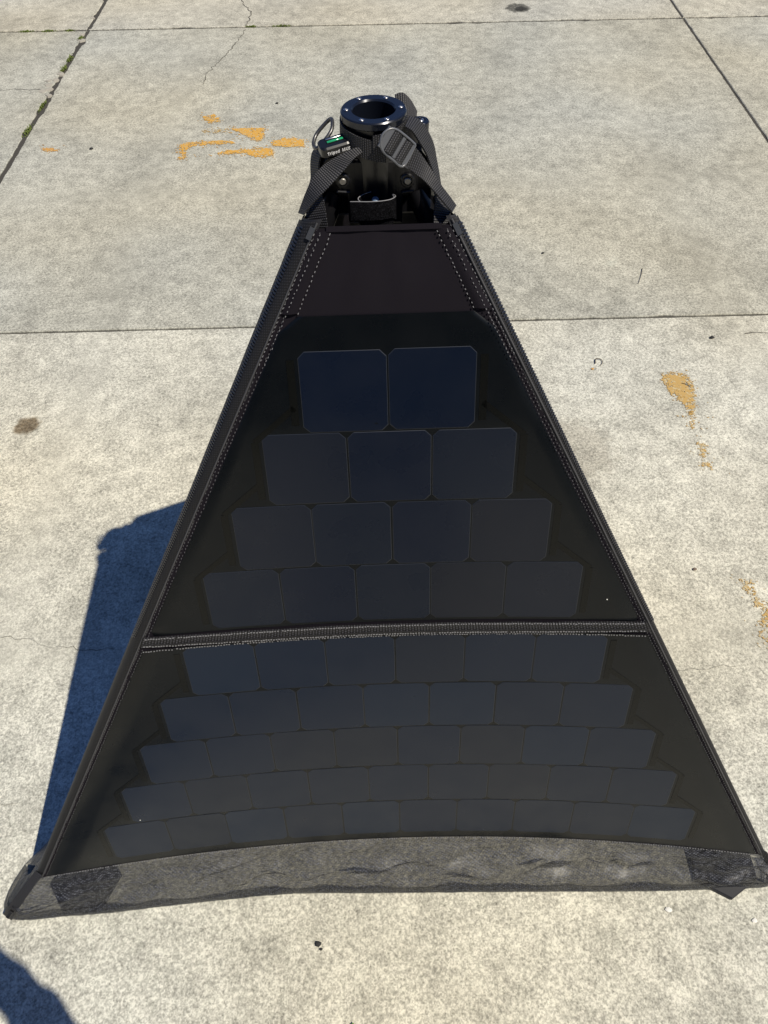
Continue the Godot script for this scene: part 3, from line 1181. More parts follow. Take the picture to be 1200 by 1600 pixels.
func stitches(cover: Node, off: Vector3) -> void:
	for s in [-1.0, 1.0]:
		var st := begin()
		stitch_row(st, func(v: float) -> Vector3: return pp(s * (half_width(v) - 0.0075), v, 0.0028), -0.158, 1.20, 0.0062, 0.0012)
		stitch_row(st, func(v: float) -> Vector3: return pp(s * (half_width(v) - 0.0015), v, 0.0016), -0.162, 1.20, 0.0062, 0.0012)
		var o := build(st, "edge_stitching", mats.thread_dark, cover, off)
		o.set_meta("kind", "stuff")
		st = begin()
		stitch_row(st, func(v: float) -> Vector3: return pp(s * (0.069 + (v + 0.156) * 0.50), v, 0.0034), -0.156, -0.054, 0.0060, 0.0012)
		stitch_row(st, func(v: float) -> Vector3: return pp(s * (half_width(v) - 0.0085), v, 0.0056), -0.156, 0.02, 0.0060, 0.0011)
		stitch_row(st, func(v: float) -> Vector3: return pp(s * (half_width(v) - 0.0005), v, 0.0026), -0.156, 0.02, 0.0060, 0.0011)
		o = build(st, "flap_stitching", mats.thread, cover, off)
		o.set_meta("kind", "stuff")
	var st2 := begin()
	stitch_row(st2, func(u: float) -> Vector3: return pp(u, 0.5190 - 0.006 * pow(absf(u) / 0.44, 4.0), 0.0064), -0.434, 0.434, 0.0046, 0.0015)
	stitch_row(st2, func(u: float) -> Vector3: return pp(u, 0.5390 - 0.009 * pow(absf(u) / 0.44, 4.0), 0.0066), -0.440, 0.440, 0.0046, 0.0015)
	stitch_row(st2, func(u: float) -> Vector3: return pp(u, 0.5460, 0.0030), -0.445, 0.445, 0.0048, 0.0014)
	stitch_row(st2, func(u: float) -> Vector3: return pp(u, 1.2060, 0.0034), -0.785, 0.785, 0.0055, 0.0014)
	var o2 := build(st2, "seam_stitching", mats.thread, cover, off)
	o2.set_meta("kind", "stuff")

# the corner at the back, at a height
func rear_corner(y: float) -> Vector3:
	return Vector3(0.004, y, lerpf(-1.99, -1.118, y / 1.46))

func side_face(cover: Node, off: Vector3, s: float) -> void:
	var st := begin()
	var rows := []
	var uvs := []
	for j in 41:
		var v := lerpf(-0.172, 1.208, j / 40.0)
		var e := corner_point(s, v, deg_to_rad(119.0))
		var r := rear_corner(e.y) + Vector3(s * 0.016, 0, 0)
		var inward := Vector3(-s * 0.866, 0, 0.5) * -1.0
		inward = Vector3(-s * 0.82, -0.33, 0.47).normalized()
		var row := []
		var uvr := []
		for i in 21:
			var f := i / 20.0
			var deep := maxf(0.0, 0.07 * v) * 4.0 * f * (1.0 - f) * 0.8
			row.append(e.lerp(r, f) + inward * deep)
			uvr.append(Vector2(f * (e - r).length(), v))
		rows.append(row)
		uvs.append(uvr)
	grid(st, rows, uvs, s < 0)
	build(st, "side_cloth", mats.fabric, cover, off)

func skirt(cover: Node, off: Vector3) -> void:
	# top line: bottom edge of the front face with its corners; bottom line: hem lying on the slabs
	var hem_px := [Vector2(-0.900, -0.563), Vector2(-0.921, -0.512), Vector2(-0.922, -0.466), Vector2(-0.884, -0.441), Vector2(-0.778, -0.445), Vector2(-0.659, -0.451), Vector2(-0.481, -0.465), Vector2(-0.255, -0.479), Vector2(-0.027, -0.475), Vector2(0.275, -0.469), Vector2(0.576, -0.462), Vector2(0.726, -0.461), Vector2(0.868, -0.463), Vector2(0.895, -0.482), Vector2(0.893, -0.525)]
	var hem := []
	for p in hem_px:
		hem.append(Vector3(p.x, 0.003, p.y))
	hem = smooth_line(hem, 14)
	var n := hem.size()
	var top := []
	for i in n:
		var h: Vector3 = hem[i]
		if i < 42:
			var f := i / 42.0
			top.append(corner_point(-1.0, 1.206, deg_to_rad(lerpf(140.0, 0.0, f))))
		elif i >= n - 29:
			var f := (i - (n - 29)) / 28.0
			top.append(corner_point(1.0, 1.206, deg_to_rad(lerpf(0.0, 140.0, f))))
		else:
			var f := float(i - 42) / (n - 29 - 42)
			var u := lerpf(-half_width(1.206), half_width(1.206), f)
			top.append(pp(u, 1.2065, 0.0008))
	# even out the hem against the top line: give both the same share of length in the middle
	var nz := FastNoiseLite.new()
	nz.seed = 31
	nz.frequency = 1.0
	nz.fractal_octaves = 2
	var rows := []
	var uvs := []
	var nv := 26
	for j in nv + 1:
		var t := float(j) / nv
		var row := []
		var uvr := []
		for i in n:
			var p: Vector3 = top[i].lerp(hem[i], t)
			var u := p.x
			# slack cloth: folds that run along the skirt and bow between seam and hem
			var f := nz.get_noise_2d(u * 4.5 + 3.0, t * 2.2 + u * 1.8) * 0.030 + nz.get_noise_2d(u * 11.0, t * 2.0 - u * 3.0) * 0.009
			var belly := sin(t * PI)
			p += Vector3(0, 0.30, 0.95) * (f * belly + 0.006 * belly)
			p.y = maxf(p.y, 0.003)
			row.append(p)
			uvr.append(Vector2(u * 6.0, t * 1.2))
		rows.append(row)
		uvs.append(uvr)
	var st := begin()
	grid(st, rows, uvs)
	build(st, "mesh_skirt", mats.netting, cover, off)
	# turned-up hem along the bottom
	st = begin()
	var hrows := []
	var huvs := []
	for j in 6:
		var t := lerpf(0.845, 1.0, j / 5.0)
		var row := []
		var uvr := []
		for i in n:
			var jj: float = t * nv
			var a := int(jj)
			var b := mini(a + 1, nv)
			var p: Vector3 = rows[a][i].lerp(rows[b][i], jj - a)
			var lift := 0.0022 + 0.0012 * nz.get_noise_2d(p.x * 30.0, j * 1.3)
			row.append(p + Vector3(0, 0.5, 0.86) * lift)
			uvr.append(Vector2(p.x * 6.0, t * 1.2))
		hrows.append(row)
		huvs.append(uvr)
	grid(st, hrows, huvs)
	build(st, "hem", mats.hem, cover, off)
	# skirts of the other two sides
	for s in [-1.0, 1.0]:
		st = begin()
		var r := []
		var q := []
		var e := corner_point(s, 1.206, deg_to_rad(132.0))
		var h: Vector3 = hem[0] if s < 0 else hem[n - 1]
		for j in 7:
			var row := []
			var uvr := []
			for i in 31:
				var f := i / 30.0
				var a: Vector3 = e.lerp(rear_corner(e.y) + Vector3(s * 0.016, 0, 0), f)
				a += Vector3(-s * 0.82, -0.33, 0.47).normalized() * (0.085 * 4.0 * f * (1.0 - f) * 0.8)
				var b: Vector3 = h.lerp(rear_corner(0.0) + Vector3(s * 0.016, 0.004, 0), f) + Vector3(-s * 0.87, 0, 0.5) * 0.06 * 4.0 * f * (1.0 - f)
				row.append(a.lerp(b, j / 6.0))
				uvr.append(Vector2(f * 10.0, j * 0.2))
			r.append(row)
			q.append(uvr)
		grid(st, r, q, s < 0)
		build(st, "mesh_skirt", mats.netting, cover, off)
	# zip ends that reach down over the skirt at both front corners, with slider and pull
	for s in [-1.0, 1.0]:
		st = begin()
		var a := []
		var b := []
		var top_p := corner_point(s, 1.19, deg_to_rad(38.0), 0.004)
		var low_p := Vector3(-0.905, 0.012, -0.445) if s < 0 else Vector3(0.893, 0.03, -0.462)
		for k in 7:
			var t := k / 6.0
			var c := top_p.lerp(low_p, t) + Vector3(s * 0.006, 0.004, 0.012) * sin(t * PI)
			var w := Vector3(0.0105, 0.0, 0.006) * lerpf(0.8, 1.15, t)
			a.append(c - w)
			b.append(c + w)
		band(st, a, b, 0.003, 3)
		var tapeend := build(st, "zip_tail", mats.tape, cover, off)
		st = begin()
		var c := top_p.lerp(low_p, 0.74) + Vector3(0, 0.008, 0.010)
		var d := (low_p - top_p).normalized()
		var nn := Vector3(0.1 * s, 0.55, 0.83).normalized()
		nn = (nn - d * nn.dot(d)).normalized()
		var bas := Basis(d.cross(nn).normalized(), d, nn)
		slab_prism(st, PackedVector2Array([Vector2(-0.006, -0.010), Vector2(0.006, -0.010), Vector2(0.0075, 0.006), Vector2(0.003, 0.011), Vector2(-0.003, 0.011), Vector2(-0.0075, 0.006)]), c, bas, 0.007, 0.0015)
		slab_prism(st, PackedVector2Array([Vector2(-0.004, 0.0), Vector2(0.004, 0.0), Vector2(0.0045, 0.028), Vector2(-0.0045, 0.028)]), c + nn * 0.006, bas, 0.0025, 0.0008)
		build(st, "zip_slider", mats.black_plastic, tapeend)

func straps(cover: Node, off: Vector3) -> void:
	var bands := [
		# edge line, edge line: left rising strap, buckle strap, loop on the far side, the two webbings sewn into the yoke, outer loop
		[[Vector3(-0.099, 1.464, -0.945), Vector3(-0.086, 1.495, -0.940), Vector3(-0.075, 1.513, -0.945), Vector3(-0.062, 1.524, -0.950), Vector3(-0.050, 1.531, -0.952), Vector3(-0.034, 1.538, -0.954), Vector3(-0.018, 1.543, -0.956)], [Vector3(-0.091, 1.473, -0.925), Vector3(-0.075, 1.491, -0.925), Vector3(-0.060, 1.503, -0.930), Vector3(-0.045, 1.514, -0.938), Vector3(-0.031, 1.526, -0.944), Vector3(-0.024, 1.532, -0.948), Vector3(-0.013, 1.538, -0.952)]],
		[[Vector3(0.045, 1.550, -0.950), Vector3(0.057, 1.538, -0.948), Vector3(0.070, 1.519, -0.946), Vector3(0.085, 1.496, -0.944), Vector3(0.096, 1.482, -0.942), Vector3(0.105, 1.468, -0.945)], [Vector3(0.037, 1.529, -0.940), Vector3(0.048, 1.519, -0.938), Vector3(0.062, 1.509, -0.934), Vector3(0.076, 1.495, -0.930), Vector3(0.088, 1.482, -0.926), Vector3(0.098, 1.471, -0.924)]],
		[[Vector3(0.046, 1.565, -0.985), Vector3(0.059, 1.558, -0.988), Vector3(0.069, 1.544, -0.990), Vector3(0.077, 1.526, -0.992), Vector3(0.081, 1.508, -0.990), Vector3(0.084, 1.495, -0.980), Vector3(0.087, 1.479, -0.960)], [Vector3(0.039, 1.563, -0.962), Vector3(0.048, 1.557, -0.962), Vector3(0.057, 1.543, -0.964), Vector3(0.066, 1.527, -0.966), Vector3(0.072, 1.512, -0.966), Vector3(0.077, 1.500, -0.960), Vector3(0.081, 1.483, -0.945)]],
		[[Vector3(0.077, 1.485, -0.955), Vector3(0.078, 1.475, -0.945), Vector3(0.076, 1.463, -0.935), Vector3(0.075, 1.440, -0.924)], [Vector3(0.093, 1.469, -0.962), Vector3(0.098, 1.462, -0.955), Vector3(0.100, 1.453, -0.945), Vector3(0.099, 1.436, -0.936)]],
		[[Vector3(-0.088, 1.484, -0.962), Vector3(-0.089, 1.472, -0.955), Vector3(-0.089, 1.458, -0.945), Vector3(-0.086, 1.437, -0.936)], [Vector3(-0.068, 1.490, -0.955), Vector3(-0.065, 1.479, -0.945), Vector3(-0.063, 1.467, -0.935), Vector3(-0.061, 1.440, -0.924)]],
		[[Vector3(-0.065, 1.527, -1.000), Vector3(-0.077, 1.518, -1.000), Vector3(-0.081, 1.505, -0.995), Vector3(-0.082, 1.489, -0.985), Vector3(-0.088, 1.477, -0.975), Vector3(-0.098, 1.456, -0.965)], [Vector3(-0.054, 1.533, -0.975), Vector3(-0.065, 1.524, -0.975), Vector3(-0.069, 1.514, -0.972), Vector3(-0.071, 1.497, -0.965), Vector3(-0.077, 1.484, -0.958), Vector3(-0.085, 1.465, -0.945)]],
		# flap that stands up behind the ring
		[[Vector3(0.030, 1.566, -1.045), Vector3(0.040, 1.568, -1.045), Vector3(0.050, 1.560, -1.042), Vector3(0.058, 1.548, -1.036)], [Vector3(0.032, 1.548, -1.030), Vector3(0.041, 1.548, -1.028), Vector3(0.047, 1.542, -1.022), Vector3(0.054, 1.534, -1.016)]],
	]
	for b in bands:
		var st := begin()
		band(st, b[0], b[1], 0.0022)
		build(st, "webbing_strap", mats.webbing, cover, off, true)
	# webbing wound round the neck: two bands that meet in a V at the front
	for s in [-1.0, 1.0]:
		var st := begin()
		var a := []
		var b := []
		for k in 11:
			var t := k / 10.0
			var ang := lerpf(PI * 1.25, PI * 0.5 - 0.30, t) if s < 0 else lerpf(-0.3, PI * 0.5 + 0.05, t)
			var drop := pow(t, 1.5) * (0.015 if s < 0 else 0.006)
			var r0 := 0.0400 + 0.004 * t
			var r1 := 0.0405 + 0.006 * t
			var dir := Vector3(cos(ang), 0, sin(ang))
			a.append(AXIS + dir * r0 + Vector3(0, 1.564 - drop, 0))
			b.append(AXIS + dir * r1 + Vector3(0, 1.543 - drop * 1.2, 0))
		if s < 0:
			band(st, a, b, 0.0024, 4)
		else:
			band(st, b, a, 0.0024, 4)
		build(st, "neck_webbing", mats.webbing, cover, off, true)
	# ladder buckle: D-shaped frame with bars, webbing threaded over them
	var o := Vector3(0.027, 1.5515, -0.9385)
	var bx := (Vector3(0.041, 1.5415, -0.940) - Vector3(0.014, 1.5655, -0.9365)).normalized()
	var by := (Vector3(0.045, 1.552, -0.945) - Vector3(0.037, 1.531, -0.935)).normalized()
	by = (by - bx * by.dot(bx)).normalized()
	var bz := bx.cross(by)
	if bz.z < 0:
		bz = -bz
	var buckle := Node3D.new()
	buckle.name = "ladder_buckle"
	buckle.position = off
	cover.add_child(buckle, true)
	var loop := []
	for p in [Vector2(0.020, 0.0145), Vector2(0.006, 0.0152), Vector2(-0.010, 0.0145), Vector2(-0.0185, 0.010), Vector2(-0.0225, 0.0), Vector2(-0.0185, -0.010), Vector2(-0.010, -0.0145), Vector2(0.006, -0.0152), Vector2(0.020, -0.0145), Vector2(0.0215, 0.0), Vector2(0.020, 0.0145)]:
		loop.append(o + bx * p.x + by * p.y + bz * 0.004)
	var radii := []
	var lp := smooth_line(loop, 3)
	for k in lp.size():
		radii.append(0.0016)
	var st := begin()
	tube(st, lp, radii, 8, false)
	build(st, "frame", mats.grey_plastic, buckle)
	for x in [[-0.0165, 0.0042], [0.0035, 0.0018], [0.0195, 0.0022]]:
		st = begin()
		box(st, o + bx * x[0] + bz * 0.0035, Vector3(x[1], 0.013, 0.0014), Basis(bx, by, bz))
		build(st, "bar", mats.grey_plastic, buckle)
	for x in [[-0.0065, 0.0070], [0.0115, 0.0062]]:
		st = begin()
		var ea := []
		var eb := []
		for k in 5:
			var t := lerpf(-1.0, 1.0, k / 4.0)
			var c: Vector3 = o + bx * (x[0] + x[1] * t) + bz * (0.0065 - 0.004 * t * t)
			ea.append(c - by * 0.0125)
			eb.append(c + by * 0.0125)
		band(st, eb, ea, 0.002, 3)
		build(st, "threaded_webbing", mats.webbing, buckle, Vector3.ZERO, true)
	# square steel ring on the other side of the neck
	st = begin()
	var q := [Vector3(-0.074, 1.530, -0.985), Vector3(-0.068, 1.535, -0.975), Vector3(-0.052, 1.549, -0.985), Vector3(-0.050, 1.556, -1.000), Vector3(-0.055, 1.553, -1.008), Vector3(-0.070, 1.540, -1.003), Vector3(-0.075, 1.533, -0.993), Vector3(-0.074, 1.530, -0.985)]
	var qr := []
	var qs := smooth_line(q, 4)
	for k in qs.size():
		qr.append(0.0025)
	tube(st, qs, qr, 8, false)
	build(st, "steel_ring", mats.gun_metal, cover, off)

# ==================================================================== the tripod
func build_tripod() -> void:
	var tripod := Node3D.new()
	tripod.name = "tripod"
	tripod.position = BASE
	add_child(tripod)
	tag(tripod, "black metal tripod whose ring-shaped head rises out of the solar cover", "tripod")
	var off := -BASE
	var top := 1.571
	# head ring with its bore
	var st := begin()
	lathe(st, [Vector2(0.0395, top - 0.010), Vector2(0.0412, top - 0.0085), Vector2(0.0412, top - 0.0014), Vector2(0.0398, top), Vector2(0.0280, top), Vector2(0.0262, top - 0.0022), Vector2(0.0262, top - 0.06), Vector2(0.0, top - 0.06)], AXIS, 72)
	var ring := build(st, "head_ring", mats.anodised, tripod, off)
	for deg in [4.0, 62.0, 122.0, 182.0, 244.0, 298.0]:
		st = begin()
		var a: float = deg_to_rad(deg)
		var c := AXIS + Vector3(cos(a) * 0.0338, top, -sin(a) * 0.0338)
		lathe(st, [Vector2(0.0033, 0.0), Vector2(0.0033, 0.0006), Vector2(0.0026, 0.0012), Vector2(0.0016, 0.0012), Vector2(0.0014, 0.0004), Vector2(0.0, 0.0004)], c, 16)
		build(st, "screw", mats.steel, ring)
	st = begin()
	lathe(st, [Vector2(0.0, 1.44), Vector2(0.036, 1.44), Vector2(0.0375, top - 0.010)], AXIS, 40)
	build(st, "neck", mats.black_plastic, tripod, off)
	# hub: a shaped front plate on a three-cornered block
	st = begin()
	var plate := PackedVector2Array([Vector2(-0.028, 1.523), Vector2(0.031, 1.522), Vector2(0.046, 1.512), Vector2(0.051, 1.492), Vector2(0.047, 1.482), Vector2(0.037, 1.477), Vector2(0.036, 1.435), Vector2(-0.035, 1.437), Vector2(-0.035, 1.478), Vector2(-0.044, 1.483), Vector2(-0.048, 1.501), Vector2(-0.040, 1.516)])
	slab_prism(st, plate, Vector3(0, 0, -0.970), Basis.IDENTITY, 0.016, 0.003)
	build(st, "hub_plate", mats.black_plastic, tripod, off)
	st = begin()
	var hub := PackedVector2Array()
	for k in 18:
		var a := TAU * k / 18.0
		hub.append(Vector2(cos(a), sin(a)) * (0.052 + 0.012 * cos(3.0 * (a - PI * 1.5))))
	slab_prism(st, hub, AXIS + Vector3(0, 1.495, -0.012), Basis(Vector3(1, 0, 0), Vector3(0, 0, 1), Vector3(0, 1, 0)) * Basis(Vector3(1, 0, 0), Vector3(0, 1, 0), Vector3(0, 0, -1)), 0.05, 0.006)
	build(st, "hub", mats.matte_black, tripod, off)
	for p in [Vector3(-0.040, 1.498, -0.962), Vector3(0.043, 1.496, -0.962)]:
		st = begin()
		lathe(st, [Vector2(0.0095, -0.002), Vector2(0.0095, 0.0022), Vector2(0.008, 0.0034), Vector2(0.006, 0.0034)], p, 20, true, Basis(Vector3(1, 0, 0), -PI * -0.5))
		build(st, "hinge_boss", mats.black_plastic, tripod, off)
		st = begin()
		var bas := Basis(Vector3(1, 0, 0), PI * 0.5)
		lathe(st, [Vector2(0.0046, 0.0), Vector2(0.0046, 0.0042), Vector2(0.0036, 0.0052), Vector2(0.0, 0.0052)], p, 16, true, bas)
		build(st, "hinge_pin", mats.dull_steel, tripod, off)
		# small step under the pin
		st = begin()
		var step := PackedVector2Array([Vector2(-0.009, -0.002), Vector2(0.007, -0.002), Vector2(0.009, 0.001), Vector2(-0.007, 0.001)])
		slab_prism(st, step, p + Vector3(0, -0.014, 0.001), Basis(Vector3(0, 0, 1), 0.12 * signf(p.x)), 0.006, 0.001)
		build(st, "hinge_step", mats.black_plastic, tripod, off)
	# lugs at the hub's corners that carry the front legs
	for sx in [-1.0, 1.0]:
		st = begin()
		var lug := PackedVector2Array([Vector2(0.030, 1.440), Vector2(0.074, 1.440), Vector2(0.080, 1.470), Vector2(0.074, 1.508), Vector2(0.062, 1.524), Vector2(0.030, 1.530)])
		for q in lug.size():
			lug[q].x *= sx
		slab_prism(st, lug, Vector3(0, 0, -0.990), Basis.IDENTITY, 0.030, 0.005)
		build(st, "leg_lug", mats.black_plastic, tripod, off)
	# three legs and their foot plates
	var feet := [[Vector3(-0.740, 0.0, -0.522), Vector3(-0.052, 1.47, -0.985), 0.42], [Vector3(0.782, 0.0, -0.520), Vector3(0.054, 1.47, -0.985), 0.0], [Vector3(0.004, 0.0, -1.87), Vector3(0.003, 1.47, -1.045), 0.4]]
	for f in feet:
		st = begin()
		var a: Vector3 = f[1]
		var b: Vector3 = f[0] + Vector3(0, 0.03, 0)
		tube(st, [a, a.lerp(b, 0.45), a.lerp(b, 0.451), a.lerp(b, 1.0)], [0.0145, 0.0145, 0.0115, 0.0115], 16)
		var leg := build(st, "leg", mats.black_plastic, tripod, off)
		st = begin()
		var poly := PackedVector2Array()
		for k in 6:
			var ang: float = TAU * k / 6.0 + PI * 0.5 + f[2]
			poly.append(Vector2(cos(ang), sin(ang)) * 0.084)
		slab_prism(st, poly, f[0] + Vector3(0, 0.0065, 0), Basis(Vector3(1, 0, 0), Vector3(0, 0, 1), Vector3(0, -1, 0)), 0.013, 0.003)
		build(st, "foot_plate", mats.dark_rubber, leg)
		st = begin()
		lathe(st, [Vector2(0.024, 0.013), Vector2(0.020, 0.026), Vector2(0.013, 0.036), Vector2(0.0, 0.036)], f[0], 20)
		build(st, "ankle", mats.black_plastic, leg)
	# round boss with a screw beside the ring
	st = begin()
	var bc := Vector3(0.0605, 1.5455, -1.018)
	lathe(st, [Vector2(0.0, -0.030), Vector2(0.0115, -0.030), Vector2(0.0125, -0.0015), Vector2(0.0112, 0.0), Vector2(0.0075, 0.0), Vector2(0.0070, -0.0012), Vector2(0.0, -0.0012)], bc, 28)
	var boss := build(st, "clamp_boss", mats.anodised, tripod, off)
	st = begin()
	lathe(st, [Vector2(0.0060, -0.0012), Vector2(0.0058, 0.0004), Vector2(0.0035, 0.0016), Vector2(0.0, 0.0018)], bc, 20, false)
	build(st, "screw", mats.steel, boss)
	st = begin()
	for ang in [0.5, 0.5 + PI * 0.5]:
		box(st, bc + Vector3(0, 0.0017, 0), Vector3(0.0032, 0.0004, 0.0007), Basis(Vector3.UP, ang))
	build(st, "screw_slot", mats.matte_black, boss)
	st = begin()
	box(st, Vector3(0.046, 1.531, -1.008), Vector3(0.016, 0.012, 0.008), Basis(Vector3.UP, 0.6))
	build(st, "clamp_arm", mats.black_plastic, tripod, off)
	# bubble level with two green vials, lettered on its front
	level(tripod, off)
	# hook-and-loop strap, curled into a loop and hanging at the front of the hub
	st = begin()
	var a2 := []
	var b2 := []
	var turn := [[-0.004, -0.957], [-0.015, -0.952], [-0.021, -0.945], [-0.018, -0.938], [-0.008, -0.935], [0.006, -0.935], [0.018, -0.938], [0.025, -0.944], [0.023, -0.950], [0.027, -0.944], [0.021, -0.936], [0.008, -0.9315], [-0.008, -0.9305], [-0.022, -0.932], [-0.031, -0.9335]]
	for i in turn.size():
		var t := float(i) / (turn.size() - 1)
		var hi := 1.484 - 0.003 * sin(t * 5.0) - (0.007 if i > 9 else 0.0) * (t - 0.6)
		a2.append(Vector3(turn[i][0], hi, turn[i][1]))
		b2.append(Vector3(turn[i][0], hi - (0.024 if i > 9 else 0.031), turn[i][1] + 0.002))
	band(st, b2, a2, 0.0016, 3)
	var hl := build(st, "hook_strap", mats.loop_pile, tripod, off)
	# paler woven selvedge along its edge
	st = begin()
	for e in 1:
		var s3 := smooth_line(a2, 3)
		var rr := []
		for k in s3.size():
			rr.append(0.0007)
		tube(st, s3, rr, 5)
	build(st, "selvedge", mats.thread, hl)
	st = begin()
	lathe(st, [Vector2(0.0, -0.02), Vector2(0.0035, -0.02), Vector2(0.0035, -0.003), Vector2(0.0048, -0.003), Vector2(0.0048, 0.003), Vector2(0.003, 0.0052), Vector2(0.0, 0.0055)], Vector3(0.001, 1.474, -0.951), 14)
	build(st, "stud", mats.blue_plastic, tripod, off)

func level(tripod: Node, off: Vector3) -> void:
	var c := Vector3(-0.0475, 1.5395, -0.968)
	var bas := Basis(Vector3.UP, 0.33) * Basis(Vector3(0, 0, 1), 0.10) * Basis(Vector3(1, 0, 0), 0.10)
	var st := begin()
	var poly := PackedVector2Array()
	for k in 4:
		var cx: float = [1, -1, -1, 1][k] * 0.0135
		var cy: float = [1, 1, -1, -1][k] * 0.0055
		for q in 5:
			var a := PI * 0.5 * k + PI * 0.5 * q / 4.0
			poly.append(Vector2(cx + cos(a) * 0.0065, cy + sin(a) * 0.0065))
	# outline in x and -z, raised along y
	slab_prism(st, poly, c, bas * Basis(Vector3(1, 0, 0), Vector3(0, 0, -1), Vector3(0, 1, 0)), 0.014, 0.002)
	var body := build(st, "bubble_level", mats.black_plastic, tripod, off)
	for z in [[-0.0060, 0.0016], [0.0005, 0.0021]]:
		st = begin()
		box(st, c + bas * Vector3(0.001, 0.0072, z[0]), Vector3(0.011, 0.0004, z[1] + 0.0006), bas)
		build(st, "vial_bed", mats.matte_black, body)
		st = begin()
		var p0: Vector3 = c + bas * Vector3(-0.0095, 0.0068, z[0])
		var p1: Vector3 = c + bas * Vector3(0.0115, 0.0068, z[0])
		tube(st, [p0, p0.lerp(p1, 0.04), p0.lerp(p1, 0.96), p1], [z[1] * 0.7, z[1], z[1], z[1] * 0.7], 12)
		build(st, "vial", mats.level_green if z[1] > 0.0018 else mats.steel, body)
	var t := TextMesh.new()
	t.text = "Tripod  MUST"
	var font := SystemFont.new()
	font.font_names = PackedStringArray(["Droid Sans"])
	font.font_weight = 700
	t.font = font
	t.font_size = 32
	t.pixel_size = 0.0042 / 32.0 * 1.25
	t.depth = 0.0004
	t.horizontal_alignment = HORIZONTAL_ALIGNMENT_CENTER
	var o := MeshInstance3D.new()
	o.name = "lettering"
	o.mesh = t
	o.material_override = mats.white_print
	o.transform = Transform3D(bas, c + bas * Vector3(0.003, -0.0005, 0.01225))
	body.add_child(o, true)

# ==================================================================== small litter on the slabs
func pebble(called: String, label: String, cat: String, p: Vector2, r: float, m: String, flat := 0.6, group := "") -> void:
	var st := begin()
	st.set_smooth_group(-1)
	var n := 7
	var ringv := []
	for q in 3:
		var ring := []
		for k in n:
			var a := TAU * k / n + q * 0.4
			var rr: float = r * [0.75, 1.0, 0.6][q] * rng.randf_range(0.8, 1.15)
			ring.append(Vector3(cos(a) * rr, r * flat * [0.0, 0.45, 0.95][q], -sin(a) * rr * 0.75))
		ringv.append(ring)
	for q in 2:
		for k in n:
			var l := (k + 1) % n
			quad(st, ringv[q][k], ringv[q][l], ringv[q + 1][l], ringv[q + 1][k])
	for k in n:
		tri(st, Vector3(0, r * flat * 1.1, 0), ringv[2][k], ringv[2][(k + 1) % n])
		tri(st, Vector3.ZERO, ringv[0][(k + 1) % n], ringv[0][k])
	var o := build(st, called, mats[m], self, Vector3(p.x, 0.001, p.y))
	tag(o, label, cat, group)

func twig(label: String, pts: Array, r: float, m: String, called := "twig") -> void:
	var st := begin()
	var base := Vector3(pts[0].x, 0.0, pts[0].y)
	var p := []
	var rr := []
	for i in pts.size():
		p.append(Vector3(pts[i].x, 0.001 + r + 0.002 * (i % 2), pts[i].y) - base)
		rr.append(r * lerpf(1.0, 0.6, float(i) / (pts.size() - 1)))
	var s := smooth_line(p, 4)
	var sr := []
	for k in s.size():
		sr.append(r * lerpf(1.0, 0.55, float(k) / (s.size() - 1)))
	tube(st, s, sr, 6)
	var o := build(st, called, mats[m], self, base)
	tag(o, label, "twig")

